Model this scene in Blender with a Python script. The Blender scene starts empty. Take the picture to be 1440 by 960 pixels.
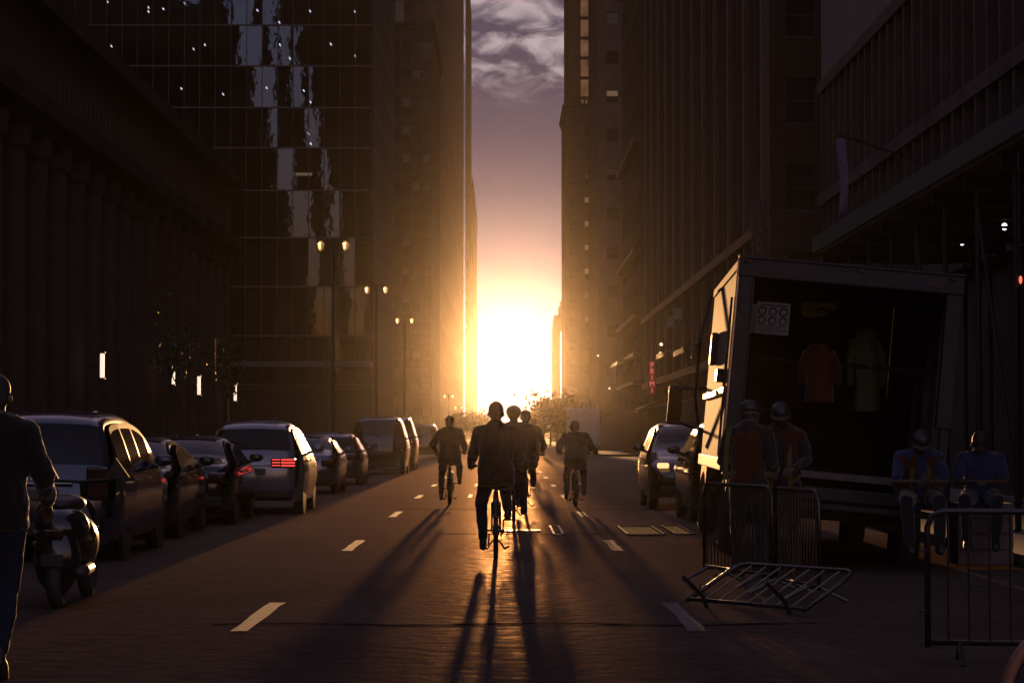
import bpy, bmesh, math, random
from mathutils import Vector, Matrix, noise
R = random.Random(7)
SC = bpy.context.scene
COL = SC.collection
rad = math.radians

# ------------------------------------------------------------------ camera
F = 3400.0            # focal length in pixels of the 1440 wide photograph (85 mm on 36 mm)
CH = 1.45             # eye height
def X(px, d): return (px - 707) / F * d
def Z(py, d): return CH + (610 - py) / F * d
cam = bpy.data.objects.new('camera', bpy.data.cameras.new('camera'))
COL.objects.link(cam); SC.camera = cam
cam.data.lens = 85; cam.data.sensor_width = 36; cam.data.clip_start = .1; cam.data.clip_end = 20000
cam.location = (0, 0, CH)
cam.rotation_euler = (rad(90 + 2.19), 0, rad(-.219))

# ------------------------------------------------------------------ light
SUN_EL, SUN_AZ = rad(1.75), rad(.2)
SUNDIR = Vector((math.sin(SUN_AZ) * math.cos(SUN_EL), math.cos(SUN_AZ) * math.cos(SUN_EL), math.sin(SUN_EL)))
sl = bpy.data.lights.new('sun', 'SUN'); sl.energy = 2.0; sl.angle = rad(.5); sl.color = (1, .50, .18)
so = bpy.data.objects.new('sun', sl); COL.objects.link(so)
so.rotation_euler = SUNDIR.to_track_quat('Z', 'Y').to_euler()

W = bpy.data.worlds.new('World'); SC.world = W; W.use_nodes = True
nt = W.node_tree; N = nt.nodes; L = nt.links
bg = N['Background']
def nd(t, **k):
    n = N.new(t)
    for a, b in k.items(): setattr(n, a, b)
    return n
def mth(op, a, b=None, c=None, clamp=False):
    n = nd('ShaderNodeMath', operation=op, use_clamp=clamp)
    for i, v in enumerate((a, b, c)):
        if v is None: continue
        if isinstance(v, (int, float)): n.inputs[i].default_value = v
        else: L.new(v, n.inputs[i])
    return n.outputs[0]
sky = nd('ShaderNodeTexSky', sky_type='NISHITA', sun_disc=False)
sky.sun_elevation = SUN_EL; sky.sun_rotation = SUN_AZ; sky.dust_density = 1.5; sky.air_density = 1.0; sky.ozone_density = 2.5
tc = nd('ShaderNodeTexCoord')
sep = nd('ShaderNodeSeparateXYZ'); L.new(tc.outputs['Generated'], sep.inputs[0])
elev = mth('MULTIPLY', mth('ARCSINE', sep.outputs[2]), 180 / math.pi)
# colours of the western sky by elevation (degrees)
ramp = nd('ShaderNodeValToRGB'); cr = ramp.color_ramp
stops = [(0, (.30, .46, .78)), (1.5, (.30, .46, .80)), (3.0, (.17, .31, .60)), (3.8, (.12, .19, .37)), (4.9, (.135, .155, .26)),
         (5.8, (.085, .10, .185)), (6.8, (.060, .070, .150)), (8.2, (.050, .058, .130)), (12, (.05, .058, .12)), (40, (.05, .06, .11))]
while len(cr.elements) < len(stops): cr.elements.new(.5)
for e, (p, c) in zip(cr.elements, stops): e.position = p / 40; e.color = (*c, 1)
L.new(mth('MULTIPLY', elev, 1 / 40, clamp=True), ramp.inputs[0])
# clouds, a flat deck seen in perspective
zc = mth('MAXIMUM', sep.outputs[2], .03)
cxx = mth('DIVIDE', sep.outputs[0], zc); cyy = mth('DIVIDE', sep.outputs[1], zc)
cmb = nd('ShaderNodeCombineXYZ'); L.new(mth('MULTIPLY', cxx, 7.5), cmb.inputs[0]); L.new(mth('MULTIPLY', cyy, 2.4), cmb.inputs[1])
cn = nd('ShaderNodeTexNoise'); cn.inputs['Scale'].default_value = 1.0; cn.inputs['Detail'].default_value = 6; cn.inputs['Roughness'].default_value = .52; cn.inputs['Distortion'].default_value = .5
off = nd('ShaderNodeVectorMath', operation='ADD'); off.inputs[1].default_value = (3.1, 7.4, 0)
L.new(cmb.outputs[0], off.inputs[0]); L.new(off.outputs[0], cn.inputs['Vector'])
cloud = nd('ShaderNodeMapRange', interpolation_type='SMOOTHSTEP'); cloud.inputs[1].default_value = .43; cloud.inputs[2].default_value = .68
L.new(cn.outputs['Fac'], cloud.inputs[0])
cmask = nd('ShaderNodeMapRange', interpolation_type='SMOOTHSTEP'); cmask.inputs[1].default_value = 7.6; cmask.inputs[2].default_value = 8.8
L.new(elev, cmask.inputs[0])
cf = mth('MULTIPLY', cloud.outputs[0], cmask.outputs[0])
cm = nd('ShaderNodeMix', data_type='RGBA'); cm.inputs[7].default_value = (.66, .55, .60, 1)
L.new(mth('MULTIPLY', cf, .9), cm.inputs[0]); L.new(ramp.outputs[0], cm.inputs[6])
# nishita everywhere, the ramp's colours round the sun
SKY_STRENGTH = .15; EXPOSURE = 2.0
skyc = nd('ShaderNodeMix', data_type='RGBA')
dot = nd('ShaderNodeVectorMath', operation='DOT_PRODUCT'); dot.inputs[1].default_value = SUNDIR
L.new(tc.outputs['Generated'], dot.inputs[0])
ang = mth('MULTIPLY', mth('ARCCOSINE', dot.outputs['Value']), 180 / math.pi)
wt = nd('ShaderNodeMapRange', interpolation_type='SMOOTHSTEP'); wt.inputs[1].default_value = 50; wt.inputs[2].default_value = 14
L.new(ang, wt.inputs[0])
cs = nd('ShaderNodeVectorMath', operation='SCALE'); cs.inputs['Scale'].default_value = 1 / (SKY_STRENGTH * 2 ** EXPOSURE)
L.new(cm.outputs[2], cs.inputs[0])
hs = nd('ShaderNodeVectorMath', operation='MULTIPLY'); hs.inputs[1].default_value = (1.75, .78, .68)   # dusk's rose cast
L.new(sky.outputs[0], hs.inputs[0])
L.new(wt.outputs[0], skyc.inputs[0]); L.new(hs.outputs[0], skyc.inputs[6]); L.new(cs.outputs[0], skyc.inputs[7])
L.new(skyc.outputs[2], bg.inputs[0]); bg.inputs[1].default_value = SKY_STRENGTH

SC.view_settings.view_transform = 'Standard'; SC.view_settings.look = 'None'
SC.view_settings.exposure = EXPOSURE; SC.view_settings.gamma = 1
SC.cycles.use_denoising = True
SC.cycles.max_bounces = 6; SC.cycles.sample_clamp_indirect = 4; SC.cycles.transparent_max_bounces = 16
SC.cycles.caustics_reflective = False

# ------------------------------------------------------------------ materials
MATS = {}
def mat(name, col, rough=.6, metal=0., spec=.5, nscale=0, namt=.0, bump=0., bscale=None, emit=None, estr=0, coat=0., coord='Object', stretch=(1, 1, 1), col2=None, sheen=0, dist=.01):
    if name in MATS: return MATS[name]
    m = bpy.data.materials.new(name); m.use_nodes = True; t = m.node_tree
    b = t.nodes['Principled BSDF']
    b.inputs['Base Color'].default_value = (*col, 1); b.inputs['Roughness'].default_value = rough
    b.inputs['Metallic'].default_value = metal; b.inputs['Specular IOR Level'].default_value = spec
    b.inputs['Coat Weight'].default_value = coat; b.inputs['Coat Roughness'].default_value = .04
    if sheen: b.inputs['Sheen Weight'].default_value = sheen; b.inputs['Sheen Roughness'].default_value = .4
    if emit: b.inputs['Emission Color'].default_value = (*emit, 1); b.inputs['Emission Strength'].default_value = estr / 4
    if nscale or bump:
        c = t.nodes.new('ShaderNodeTexCoord'); mp = t.nodes.new('ShaderNodeMapping'); mp.inputs['Scale'].default_value = stretch
        t.links.new(c.outputs[coord], mp.inputs[0])
        n = t.nodes.new('ShaderNodeTexNoise'); n.inputs['Scale'].default_value = nscale or bscale; n.inputs['Detail'].default_value = 5; n.inputs['Roughness'].default_value = .6
        t.links.new(mp.outputs[0], n.inputs['Vector'])
        if namt or col2:
            mx = t.nodes.new('ShaderNodeMix'); mx.data_type = 'RGBA'
            mx.inputs[6].default_value = (*[max(0, v * (1 - namt)) for v in col], 1)
            mx.inputs[7].default_value = (*(col2 or [v * (1 + namt) for v in col]), 1)
            r = t.nodes.new('ShaderNodeMapRange'); r.inputs[1].default_value = .3; r.inputs[2].default_value = .7
            t.links.new(n.outputs['Fac'], r.inputs[0]); t.links.new(r.outputs[0], mx.inputs[0]); t.links.new(mx.outputs[2], b.inputs['Base Color'])
        if bump:
            n2 = n
            if bscale and nscale:
                n2 = t.nodes.new('ShaderNodeTexNoise'); n2.inputs['Scale'].default_value = bscale; n2.inputs['Detail'].default_value = 4
                t.links.new(mp.outputs[0], n2.inputs['Vector'])
            bp = t.nodes.new('ShaderNodeBump'); bp.inputs['Strength'].default_value = bump; bp.inputs['Distance'].default_value = dist
            t.links.new(n2.outputs['Fac'], bp.inputs['Height']); t.links.new(bp.outputs[0], b.inputs['Normal'])
    MATS[name] = m
    return m

def brick_mat(name, c1, c2, mortar, scale=1.):
    m = bpy.data.materials.new(name); m.use_nodes = True; t = m.node_tree; b = t.nodes['Principled BSDF']
    b.inputs['Roughness'].default_value = 1; b.inputs['Specular IOR Level'].default_value = 0
    c = t.nodes.new('ShaderNodeTexCoord'); s = t.nodes.new('ShaderNodeSeparateXYZ'); t.links.new(c.outputs['Object'], s.inputs[0])
    ad = t.nodes.new('ShaderNodeMath'); ad.operation = 'ADD'; t.links.new(s.outputs[0], ad.inputs[0]); t.links.new(s.outputs[1], ad.inputs[1])
    cb = t.nodes.new('ShaderNodeCombineXYZ'); t.links.new(ad.outputs[0], cb.inputs[0]); t.links.new(s.outputs[2], cb.inputs[1])
    k = t.nodes.new('ShaderNodeTexBrick'); t.links.new(cb.outputs[0], k.inputs['Vector'])
    k.inputs['Scale'].default_value = scale; k.inputs['Brick Width'].default_value = .22; k.inputs['Row Height'].default_value = .075; k.inputs['Mortar Size'].default_value = .01
    k.inputs['Color1'].default_value = (*c1, 1); k.inputs['Color2'].default_value = (*c2, 1); k.inputs['Mortar'].default_value = (*mortar, 1)
    t.links.new(k.outputs['Color'], b.inputs['Base Color'])
    bp = t.nodes.new('ShaderNodeBump'); bp.inputs['Strength'].default_value = .5; bp.inputs['Distance'].default_value = .01; bp.invert = True
    t.links.new(k.outputs['Fac'], bp.inputs['Height']); t.links.new(bp.outputs[0], b.inputs['Normal'])
    return m

def asphalt_mat():
    m = bpy.data.materials.new('asphalt'); m.use_nodes = True; t = m.node_tree; b = t.nodes['Principled BSDF']
    c = t.nodes.new('ShaderNodeTexCoord')
    def nz(scale, det, st=(1, 1, 1)):
        mp = t.nodes.new('ShaderNodeMapping'); mp.inputs['Scale'].default_value = st; t.links.new(c.outputs['Object'], mp.inputs[0])
        n = t.nodes.new('ShaderNodeTexNoise'); n.inputs['Scale'].default_value = scale; n.inputs['Detail'].default_value = det; t.links.new(mp.outputs[0], n.inputs['Vector']); return n
    big, tread, fine, mid = nz(.35, 4), nz(1.0, 5, (2.6, .12, 1)), nz(60, 3), nz(5, 6)
    mx = t.nodes.new('ShaderNodeMix'); mx.data_type = 'RGBA'; mx.inputs[6].default_value = (.042, .031, .027, 1); mx.inputs[7].default_value = (.085, .062, .052, 1)
    a = t.nodes.new('ShaderNodeMath'); a.operation = 'ADD'; t.links.new(big.outputs['Fac'], a.inputs[0]); t.links.new(mid.outputs['Fac'], a.inputs[1])
    r = t.nodes.new('ShaderNodeMapRange'); r.inputs[1].default_value = .7; r.inputs[2].default_value = 1.3; t.links.new(a.outputs[0], r.inputs[0]); t.links.new(r.outputs[0], mx.inputs[0])
    t.links.new(mx.outputs[2], b.inputs['Base Color'])
    a2 = t.nodes.new('ShaderNodeMath'); a2.operation = 'ADD'; t.links.new(tread.outputs['Fac'], a2.inputs[0]); t.links.new(mid.outputs['Fac'], a2.inputs[1])
    rr = t.nodes.new('ShaderNodeMapRange'); rr.inputs[1].default_value = .7; rr.inputs[2].default_value = 1.35; rr.inputs[3].default_value = .74; rr.inputs[4].default_value = .98
    t.links.new(a2.outputs[0], rr.inputs[0]); t.links.new(rr.outputs[0], b.inputs['Roughness'])
    b.inputs['Specular IOR Level'].default_value = 0
    # low sun's amber put into an added sheen, steep towards grazing angles
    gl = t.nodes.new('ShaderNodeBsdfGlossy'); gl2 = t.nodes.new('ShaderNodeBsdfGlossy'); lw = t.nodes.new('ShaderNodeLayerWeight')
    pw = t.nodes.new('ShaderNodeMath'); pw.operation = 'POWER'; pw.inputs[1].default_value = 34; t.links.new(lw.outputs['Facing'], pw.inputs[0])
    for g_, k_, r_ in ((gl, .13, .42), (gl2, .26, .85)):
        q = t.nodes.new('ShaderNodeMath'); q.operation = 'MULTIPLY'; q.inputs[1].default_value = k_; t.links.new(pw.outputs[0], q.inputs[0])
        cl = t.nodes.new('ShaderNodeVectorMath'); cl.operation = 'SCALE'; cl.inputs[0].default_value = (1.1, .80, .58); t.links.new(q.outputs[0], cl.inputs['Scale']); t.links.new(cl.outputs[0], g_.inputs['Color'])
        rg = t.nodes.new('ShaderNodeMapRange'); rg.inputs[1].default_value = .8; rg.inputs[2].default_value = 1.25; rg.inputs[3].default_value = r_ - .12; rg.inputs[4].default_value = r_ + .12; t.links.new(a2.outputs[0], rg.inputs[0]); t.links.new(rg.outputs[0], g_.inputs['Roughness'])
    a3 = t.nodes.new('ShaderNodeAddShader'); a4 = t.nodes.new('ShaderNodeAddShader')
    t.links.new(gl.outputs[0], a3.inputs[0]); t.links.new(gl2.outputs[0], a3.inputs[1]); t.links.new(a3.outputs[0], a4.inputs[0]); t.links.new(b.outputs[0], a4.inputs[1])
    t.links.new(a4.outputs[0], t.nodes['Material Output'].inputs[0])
    h = t.nodes.new('ShaderNodeMath'); h.operation = 'MULTIPLY_ADD'; h.inputs[1].default_value = .35
    t.links.new(fine.outputs['Fac'], h.inputs[0])
    m3 = t.nodes.new('ShaderNodeMath'); m3.operation = 'MULTIPLY'; m3.inputs[1].default_value = 2.2; t.links.new(mid.outputs['Fac'], m3.inputs[0]); t.links.new(m3.outputs[0], h.inputs[2])
    bp = t.nodes.new('ShaderNodeBump'); bp.inputs['Strength'].default_value = .55; bp.inputs['Distance'].default_value = .012
    t.links.new(h.outputs[0], bp.inputs['Height'])
    for x_ in (b, gl, gl2): t.links.new(bp.outputs[0], x_.inputs['Normal'])
    return m

def pane_mat(name, refl=.35, wob=.35, tint=(.25, .25, .27)):
    m = bpy.data.materials.new(name); m.use_nodes = True; t = m.node_tree
    t.nodes.remove(t.nodes['Principled BSDF'])
    g = t.nodes.new('ShaderNodeBsdfGlossy'); g.inputs['Roughness'].default_value = .015; g.inputs['Color'].default_value = (.36, .50, .80, 1)
    tr = t.nodes.new('ShaderNodeBsdfTransparent'); tr.inputs['Color'].default_value = (*tint, 1)
    mx = t.nodes.new('ShaderNodeMixShader'); fr = t.nodes.new('ShaderNodeFresnel'); fr.inputs['IOR'].default_value = 1.5
    a = t.nodes.new('ShaderNodeMath'); a.operation = 'MAXIMUM'; a.inputs[1].default_value = refl; t.links.new(fr.outputs[0], a.inputs[0])
    t.links.new(a.outputs[0], mx.inputs[0]); t.links.new(tr.outputs[0], mx.inputs[1]); t.links.new(g.outputs[0], mx.inputs[2])
    c = t.nodes.new('ShaderNodeTexCoord'); oi = t.nodes.new('ShaderNodeObjectInfo'); va = t.nodes.new('ShaderNodeVectorMath'); va.operation = 'MULTIPLY_ADD'
    cb = t.nodes.new('ShaderNodeCombineXYZ'); 
    for i in range(3): t.links.new(oi.outputs['Random'], cb.inputs[i])
    t.links.new(cb.outputs[0], va.inputs[0]); va.inputs[1].default_value = (40, 40, 40); t.links.new(c.outputs['Object'], va.inputs[2])
    n = t.nodes.new('ShaderNodeTexNoise'); n.inputs['Scale'].default_value = .55; n.inputs['Detail'].default_value = 3; t.links.new(va.outputs[0], n.inputs['Vector'])
    bp = t.nodes.new('ShaderNodeBump'); bp.inputs['Strength'].default_value = wob; bp.inputs['Distance'].default_value = .05
    t.links.new(n.outputs['Fac'], bp.inputs['Height']); t.links.new(bp.outputs[0], g.inputs['Normal'])
    t.links.new(mx.outputs[0], t.nodes['Material Output'].inputs[0])
    return m

M_ASPH = asphalt_mat()
M_TAR = mat('tar_seam', (.028, .022, .020), 1, spec=0, nscale=8, namt=.3)
M_PAINT = mat('road_paint', (.12, .10, .088), .7, nscale=9, namt=.45, bump=.3)
M_WALK = mat('concrete_paving', (.17, .16, .15), .85, spec=.2, nscale=2, namt=.25, bump=.3, bscale=30)
M_KERB = mat('kerb_stone', (.20, .19, .18), .8, spec=.2, nscale=3, namt=.25)
M_GROUND = mat('ground_soil', (.06, .055, .05), .95, spec=.1, nscale=.2, namt=.3)
M_STONE = mat('limestone', (.095, .073, .071), 1, spec=.05, nscale=.6, namt=.22, bump=.3, bscale=6, dist=.03)
M_STONE_D = mat('grey_stone', (.075, .058, .058), 1, spec=0, nscale=.5, namt=.25)
M_TERRA = mat('terracotta', (.05, .038, .035), 1, spec=0, nscale=.7, namt=.25)
M_BRICK = brick_mat('brown_brick', (.055, .034, .028), (.04, .026, .023), (.055, .05, .045))
M_BRICK2 = brick_mat('dark_brick', (.06, .04, .033), (.045, .032, .028), (.07, .065, .06))
M_CURT = mat('curtain_wall_metal', (.035, .03, .032), .6, .3)
M_FIN = mat('anodised_fin', (.06, .05, .05), .6, .3)
M_PANE = pane_mat('window_pane', .17, .06)
M_PANE2 = pane_mat('street_window_glass', .12, .15, (.12, .12, .13))
M_GLASSY = mat('side_curtain_glass', (.012, .014, .02), .08, 0, .45)
M_SLAB = mat('interior_slab', (.03, .027, .025), .9)
M_BLIND = mat('window_blind', (.38, .32, .24), .8, emit=(1, .62, .30), estr=.12)
M_BLIND2 = mat('drawn_blind', (.14, .12, .11), .8)
M_LAMPW = mat('cool_lamp', (.9, .9, .9), .4, emit=(.85, .9, 1), estr=6)
M_LAMPD = mat('ceiling_spot', (.9, .9, .9), .4, emit=(.85, .92, 1), estr=22)
M_LAMPY = mat('warm_tube', (.9, .8, .6), .4, emit=(1, .70, .36), estr=2.2)
M_TUBE = mat('wall_tube', (.9, .85, .8), .4, emit=(1, .66, .52), estr=1.3)
M_RED = mat('red_lamp', (.4, .02, .01), .4, emit=(1, .10, .05), estr=2.5)
M_EDGE = mat('polished_edge', (.5, .42, .34), .24, .9)
M_LEDGE = mat('glazed_ledge', (.06, .045, .04), .38, 0, .6, coat=.3)
M_NEON = mat('neon_letter', (.6, .1, .08), .4, emit=(1, .22, .18), estr=.75)
M_NEONDK = mat('neon_backing', (.16, .02, .02), .6, emit=(1, .05, .03), estr=.03)
M_BLACK = mat('black_metal', (.02, .02, .02), .4, .3)
M_IRON = mat('cast_iron', (.035, .033, .03), .5, .6, nscale=20, namt=.2)
M_GALV = mat('galvanised_steel', (.08, .075, .075), .36, .9, nscale=12, namt=.2, bump=.1)
M_ALU = mat('trailer_aluminium', (.22, .18, .14), .8, 0, .10, nscale=3, namt=.3, stretch=(1, .3, 6), bump=.12)
M_ALUF = mat('trailer_frame', (.04, .035, .036), .6, .2, nscale=6, namt=.3)
M_PLY = mat('plywood_lining', (.16, .12, .11), .8, nscale=3, namt=.3)
M_RUBBER = mat('tyre_rubber', (.035, .03, .03), .8)
M_RIM = mat('alloy', (.35, .34, .34), .25, .9)
M_TRIM = mat('black_trim', (.028, .023, .024), .45)
M_CARGLASS = mat('car_glass', (.006, .006, .008), .04, 0, .4)
M_CHROME = mat('chrome', (.6, .6, .6), .12, 1)
M_TAIL = mat('tail_lens', (.03, .004, .004), .12, coat=.5)
M_TAILLIT = mat('tail_light_lit', (.3, .02, .02), .3, emit=(1, .07, .06), estr=1.15)
M_HEADL = mat('lamp_lens', (.3, .3, .3), .05, .3, coat=1)
M_PLATE = mat('plate', (.10, .095, .09), .5)
M_HEADLIT = mat('headlight_lit', (.9, .8, .6), .3, emit=(1, .55, .22), estr=1.5)
M_REFL = mat('reflector', (.6, .1, .05), .15, coat=1)
M_LEAF = mat('leaf', (.055, .065, .025), .55, nscale=2, namt=.4)
M_LEAF.node_tree.nodes['Principled BSDF'].inputs['Subsurface Weight'].default_value = 0
M_BARK = mat('bark', (.06, .05, .04), .9, nscale=10, namt=.3, bump=.5)
M_SKIN = mat('skin', (.11, .065, .045), .6, nscale=8, namt=.1)
M_HAIR = mat('hair', (.02, .016, .014), .6, nscale=40, namt=.3, bump=.4)
M_WHITEVAN = mat('white_van_paint', (.55, .54, .52), .4, coat=.4, nscale=2, namt=.1)
M_SHOE = mat('shoe_leather', (.025, .022, .02), .55)
def cloth(n, c, sheen=.55): return mat(n, c, .9, spec=.15, nscale=14, namt=.2, bump=.35, sheen=sheen)
C_BLK = cloth('black_jacket_cloth', (.016, .013, .012)); C_NAVY = cloth('navy_cloth', (.03, .035, .055)); C_BRN = cloth('brown_cloth', (.03, .02, .016))
C_JEAN = cloth('denim', (.014, .018, .03), .05); C_DK = cloth('dark_trousers', (.025, .024, .026)); C_KHAKI = cloth('khaki', (.12, .10, .07))
C_GREY = cloth('grey_cloth', (.035, .03, .03)); C_ORANGE = cloth('orange_vest', (.08, .022, .010)); C_LIME = mat('lime_tape', (.10, .115, .02), .6, nscale=12, namt=.2)
C_BLUE = cloth('light_blue_shirt', (.04, .05, .12)); C_WHITE = cloth('white_vest', (.3, .3, .3))
def paint(n, c, metal=.5): return mat(n, c, .24, metal, .5, coat=1, nscale=1.5, namt=.08)

# ------------------------------------------------------------------ mesh helpers
class MB:
    def __init__(s): s.v = []; s.f = []; s.smooth = False
    def add(s, vs, fs):
        b = len(s.v); s.v += [tuple(v) for v in vs]; s.f += [tuple(b + i for i in f) for f in fs]; return s
    def box(s, x0, x1, y0, y1, z0, z1, rot=None, piv=None):
        vs = [Vector((x, y, z)) for x in (x0, x1) for y in (y0, y1) for z in (z0, z1)]
        if rot is not None:
            p = Vector(piv) if piv else Vector(((x0 + x1) / 2, (y0 + y1) / 2, (z0 + z1) / 2)); vs = [rot @ (v - p) + p for v in vs]
        return s.add(vs, [(0, 1, 3, 2), (4, 6, 7, 5), (0, 4, 5, 1), (2, 3, 7, 6), (0, 2, 6, 4), (1, 5, 7, 3)])
    def cbox(s, x0, x1, y0, y1, z0, z1, c=.02):       # box with chamfered vertical + top edges
        bm = bmesh.new(); vs = [bm.verts.new((x, y, z)) for x in (x0, x1) for y in (y0, y1) for z in (z0, z1)]
        for f in [(0, 1, 3, 2), (4, 6, 7, 5), (0, 4, 5, 1), (2, 3, 7, 6), (0, 2, 6, 4), (1, 5, 7, 3)]: bm.faces.new([vs[i] for i in f])
        bmesh.ops.bevel(bm, geom=list(bm.edges), offset=c, segments=2, affect='EDGES', profile=.5)
        bm.verts.index_update(); s.add([v.co.copy() for v in bm.verts], [[v.index for v in f.verts] for f in bm.faces]); bm.free(); return s
    def tube(s, pts, r, n=8, caps=True, round_=False):
        pts = [Vector(p) for p in pts]; rs = list(r) if isinstance(r, (list, tuple)) else [r] * len(pts)
        if round_:      # hemispherical ends
            d0 = (pts[0] - pts[1]).normalized(); d1 = (pts[-1] - pts[-2]).normalized(); p0, p1, a, b = pts[0], pts[-1], rs[0], rs[-1]
            pts = [p0 + d0 * a, p0 + d0 * a * .8, p0 + d0 * a * .45] + pts + [p1 + d1 * b * .45, p1 + d1 * b * .8, p1 + d1 * b]
            rs = [a * .05, a * .6, a * .9] + rs + [b * .9, b * .6, b * .05]
        b = len(s.v); k = len(pts); up = None
        for i, p in enumerate(pts):
            t = (pts[min(i + 1, k - 1)] - pts[max(i - 1, 0)]).normalized()
            if up is None: up = t.orthogonal().normalized()
            else:
                up = up - t * up.dot(t)
                up = up.normalized() if up.length > 1e-6 else t.orthogonal().normalized()
            w = t.cross(up)
            for j in range(n):
                a = 2 * math.pi * j / n; s.v.append(tuple(p + (up * math.cos(a) + w * math.sin(a)) * rs[i]))
        for i in range(k - 1):
            for j in range(n): s.f.append((b + i * n + j, b + i * n + (j + 1) % n, b + (i + 1) * n + (j + 1) % n, b + (i + 1) * n + j))
        if caps: s.f.append(tuple(b + j for j in reversed(range(n)))); s.f.append(tuple(b + (k - 1) * n + j for j in range(n)))
        return s
    def blob(s, c, rx, ry, rz, nu=14, nv=9, rot=None):
        vs = []; fs = []; c = Vector(c)
        for i in range(nv + 1):
            a = math.pi * i / nv
            for j in range(nu):
                t = 2 * math.pi * j / nu; p = Vector((rx * math.sin(a) * math.cos(t), ry * math.sin(a) * math.sin(t), rz * math.cos(a)))
                if rot is not None: p = rot @ p
                vs.append(c + p)
        for i in range(nv):
            for j in range(nu): fs.append((i * nu + j, (i + 1) * nu + j, (i + 1) * nu + (j + 1) % nu, i * nu + (j + 1) % nu))
        return s.add(vs, fs)
    def torus(s, c, Rr, r, axis='x', n=36, m=8, a0=0, a1=2 * math.pi):
        full = abs(a1 - a0 - 2 * math.pi) < 1e-6; k = n if full else n + 1; vs = []; fs = []; c = Vector(c)
        for i in range(k):
            a = a0 + (a1 - a0) * i / n; d = Vector((0, math.cos(a), math.sin(a))) if axis == 'x' else (Vector((math.cos(a), 0, math.sin(a))) if axis == 'y' else Vector((math.cos(a), math.sin(a), 0)))
            ax = {'x': Vector((1, 0, 0)), 'y': Vector((0, 1, 0)), 'z': Vector((0, 0, 1))}[axis]
            for j in range(m):
                b = 2 * math.pi * j / m; vs.append(c + d * (Rr + r * math.cos(b)) + ax * r * math.sin(b))
        for i in range(n):
            for j in range(m): fs.append((i * m + j, ((i + 1) % k) * m + j, ((i + 1) % k) * m + (j + 1) % m, i * m + (j + 1) % m))
        return s.add(vs, fs)
    def disc(s, c, r, th, axis='x', n=24):
        ax = {'x': Vector((1, 0, 0)), 'y': Vector((0, 1, 0)), 'z': Vector((0, 0, 1))}[axis]; c = Vector(c)
        return s.tube([c - ax * th / 2, c + ax * th / 2], r, n)
    def mesh(s, name, m=None, smooth=False):
        me = bpy.data.meshes.new(name); me.from_pydata(s.v, [], s.f); me.update()
        if m: me.materials.append(m)
        if smooth:
            me.polygons.foreach_set('use_smooth', [True] * len(me.polygons))
        return me
    def build(s, name, m, parent=None, smooth=False):
        return link(bpy.data.objects.new(name, s.mesh(name, m, smooth)), parent)
def link(o, parent=None):
    COL.objects.link(o)
    if parent is not None: o.parent = parent
    return o
def inst(me, name, parent=None, loc=(0, 0, 0), rot=(0, 0, 0), scale=(1, 1, 1), m=None):
    o = bpy.data.objects.new(name, me); link(o, parent); o.location = loc; o.rotation_euler = rot; o.scale = scale
    if m is not None:
        o.material_slots[0].link = 'OBJECT'; o.material_slots[0].material = m
    return o
def tag(o, label=None, cat=None, group=None, kind=None):
    if label: o['label'] = label
    if cat: o['category'] = cat
    if group: o['group'] = group
    if kind: o['kind'] = kind
    return o
def thing(name, label, cat, loc=(0, 0, 0), rz=0, group=None, kind=None):
    o = bpy.data.objects.new(name, None); COL.objects.link(o); o.location = loc; o.rotation_euler = (0, 0, rz); o.empty_display_size = .2
    return tag(o, label, cat, group, kind)
def children(o): return [c for c in bpy.data.objects if c.parent == o]
def copy_tree(o, parent=None):
    c = o.copy(); COL.objects.link(c); c.parent = parent
    for ch in children(o): copy_tree(ch, c)
    return c
def struct(o, label=None): return tag(o, label, kind='structure')
def shade_auto(o, ang=35):
    o.data.polygons.foreach_set('use_smooth', [True] * len(o.data.polygons)); o.data.set_sharp_from_angle(angle=rad(ang)); return o
def txt_mesh(s, size, depth=.01):
    cu = bpy.data.curves.new('t', 'FONT'); cu.body = s; cu.size = size; cu.extrude = depth; cu.align_x = 'CENTER'; cu.align_y = 'CENTER'; cu.resolution_u = 3
    o = bpy.data.objects.new('t', cu); COL.objects.link(o)
    dg = bpy.context.evaluated_depsgraph_get(); me = bpy.data.meshes.new_from_object(o.evaluated_get(dg)); bpy.data.objects.remove(o); bpy.data.curves.remove(cu)
    return me
def letter(s, size, m, parent, loc, rz=0, name='letter', depth=.01, rot=None):
    me = txt_mesh(s, size, depth); me.materials.clear(); me.materials.append(m)
    return inst(me, name, parent, loc, rot or (rad(90), 0, rz))

# ------------------------------------------------------------------ setting
WALL_L, WALL_R = -10.0, 9.0
KL, KR = -6.35, 5.6      # kerb lines
mb = MB(); mb.add([(-500, -650, 0), (500, -650, 0), (500, 1000, 0), (-500, 1000, 0)], [(0, 1, 2, 3)])
mb.build('ground', M_GROUND)['kind'] = 'structure'
road = bpy.data.objects.new('road', MB().add([(KL, -60, .004), (KR, -60, .004), (KR, 999, .004), (KL, 999, .004)], [(0, 1, 2, 3)]).mesh('road', M_ASPH)); link(road); struct(road)
for nm, x0, x1 in (('sidewalk', -200, KL - .15), ('sidewalk', KR + .15, 200)):
    o = MB().box(x0, x1, -60, 94 if x0 < 0 else 140, 0, .14).build(nm, M_WALK); struct(o)
    k = MB().box(*(sorted((x0 if x0 > 0 else x1, (x0 - .15) if x0 > 0 else x1 + .15))), -60, 180, 0, .15).build('kerb', M_KERB); struct(k)
    o2 = MB().box(x0, x1, 112 if x0 < 0 else 158, 190, 0, .14).build(nm, M_WALK); struct(o2)
    o3 = MB().box(x0, x1, 215, 420, 0, .14).build(nm, M_WALK); struct(o3)
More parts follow.
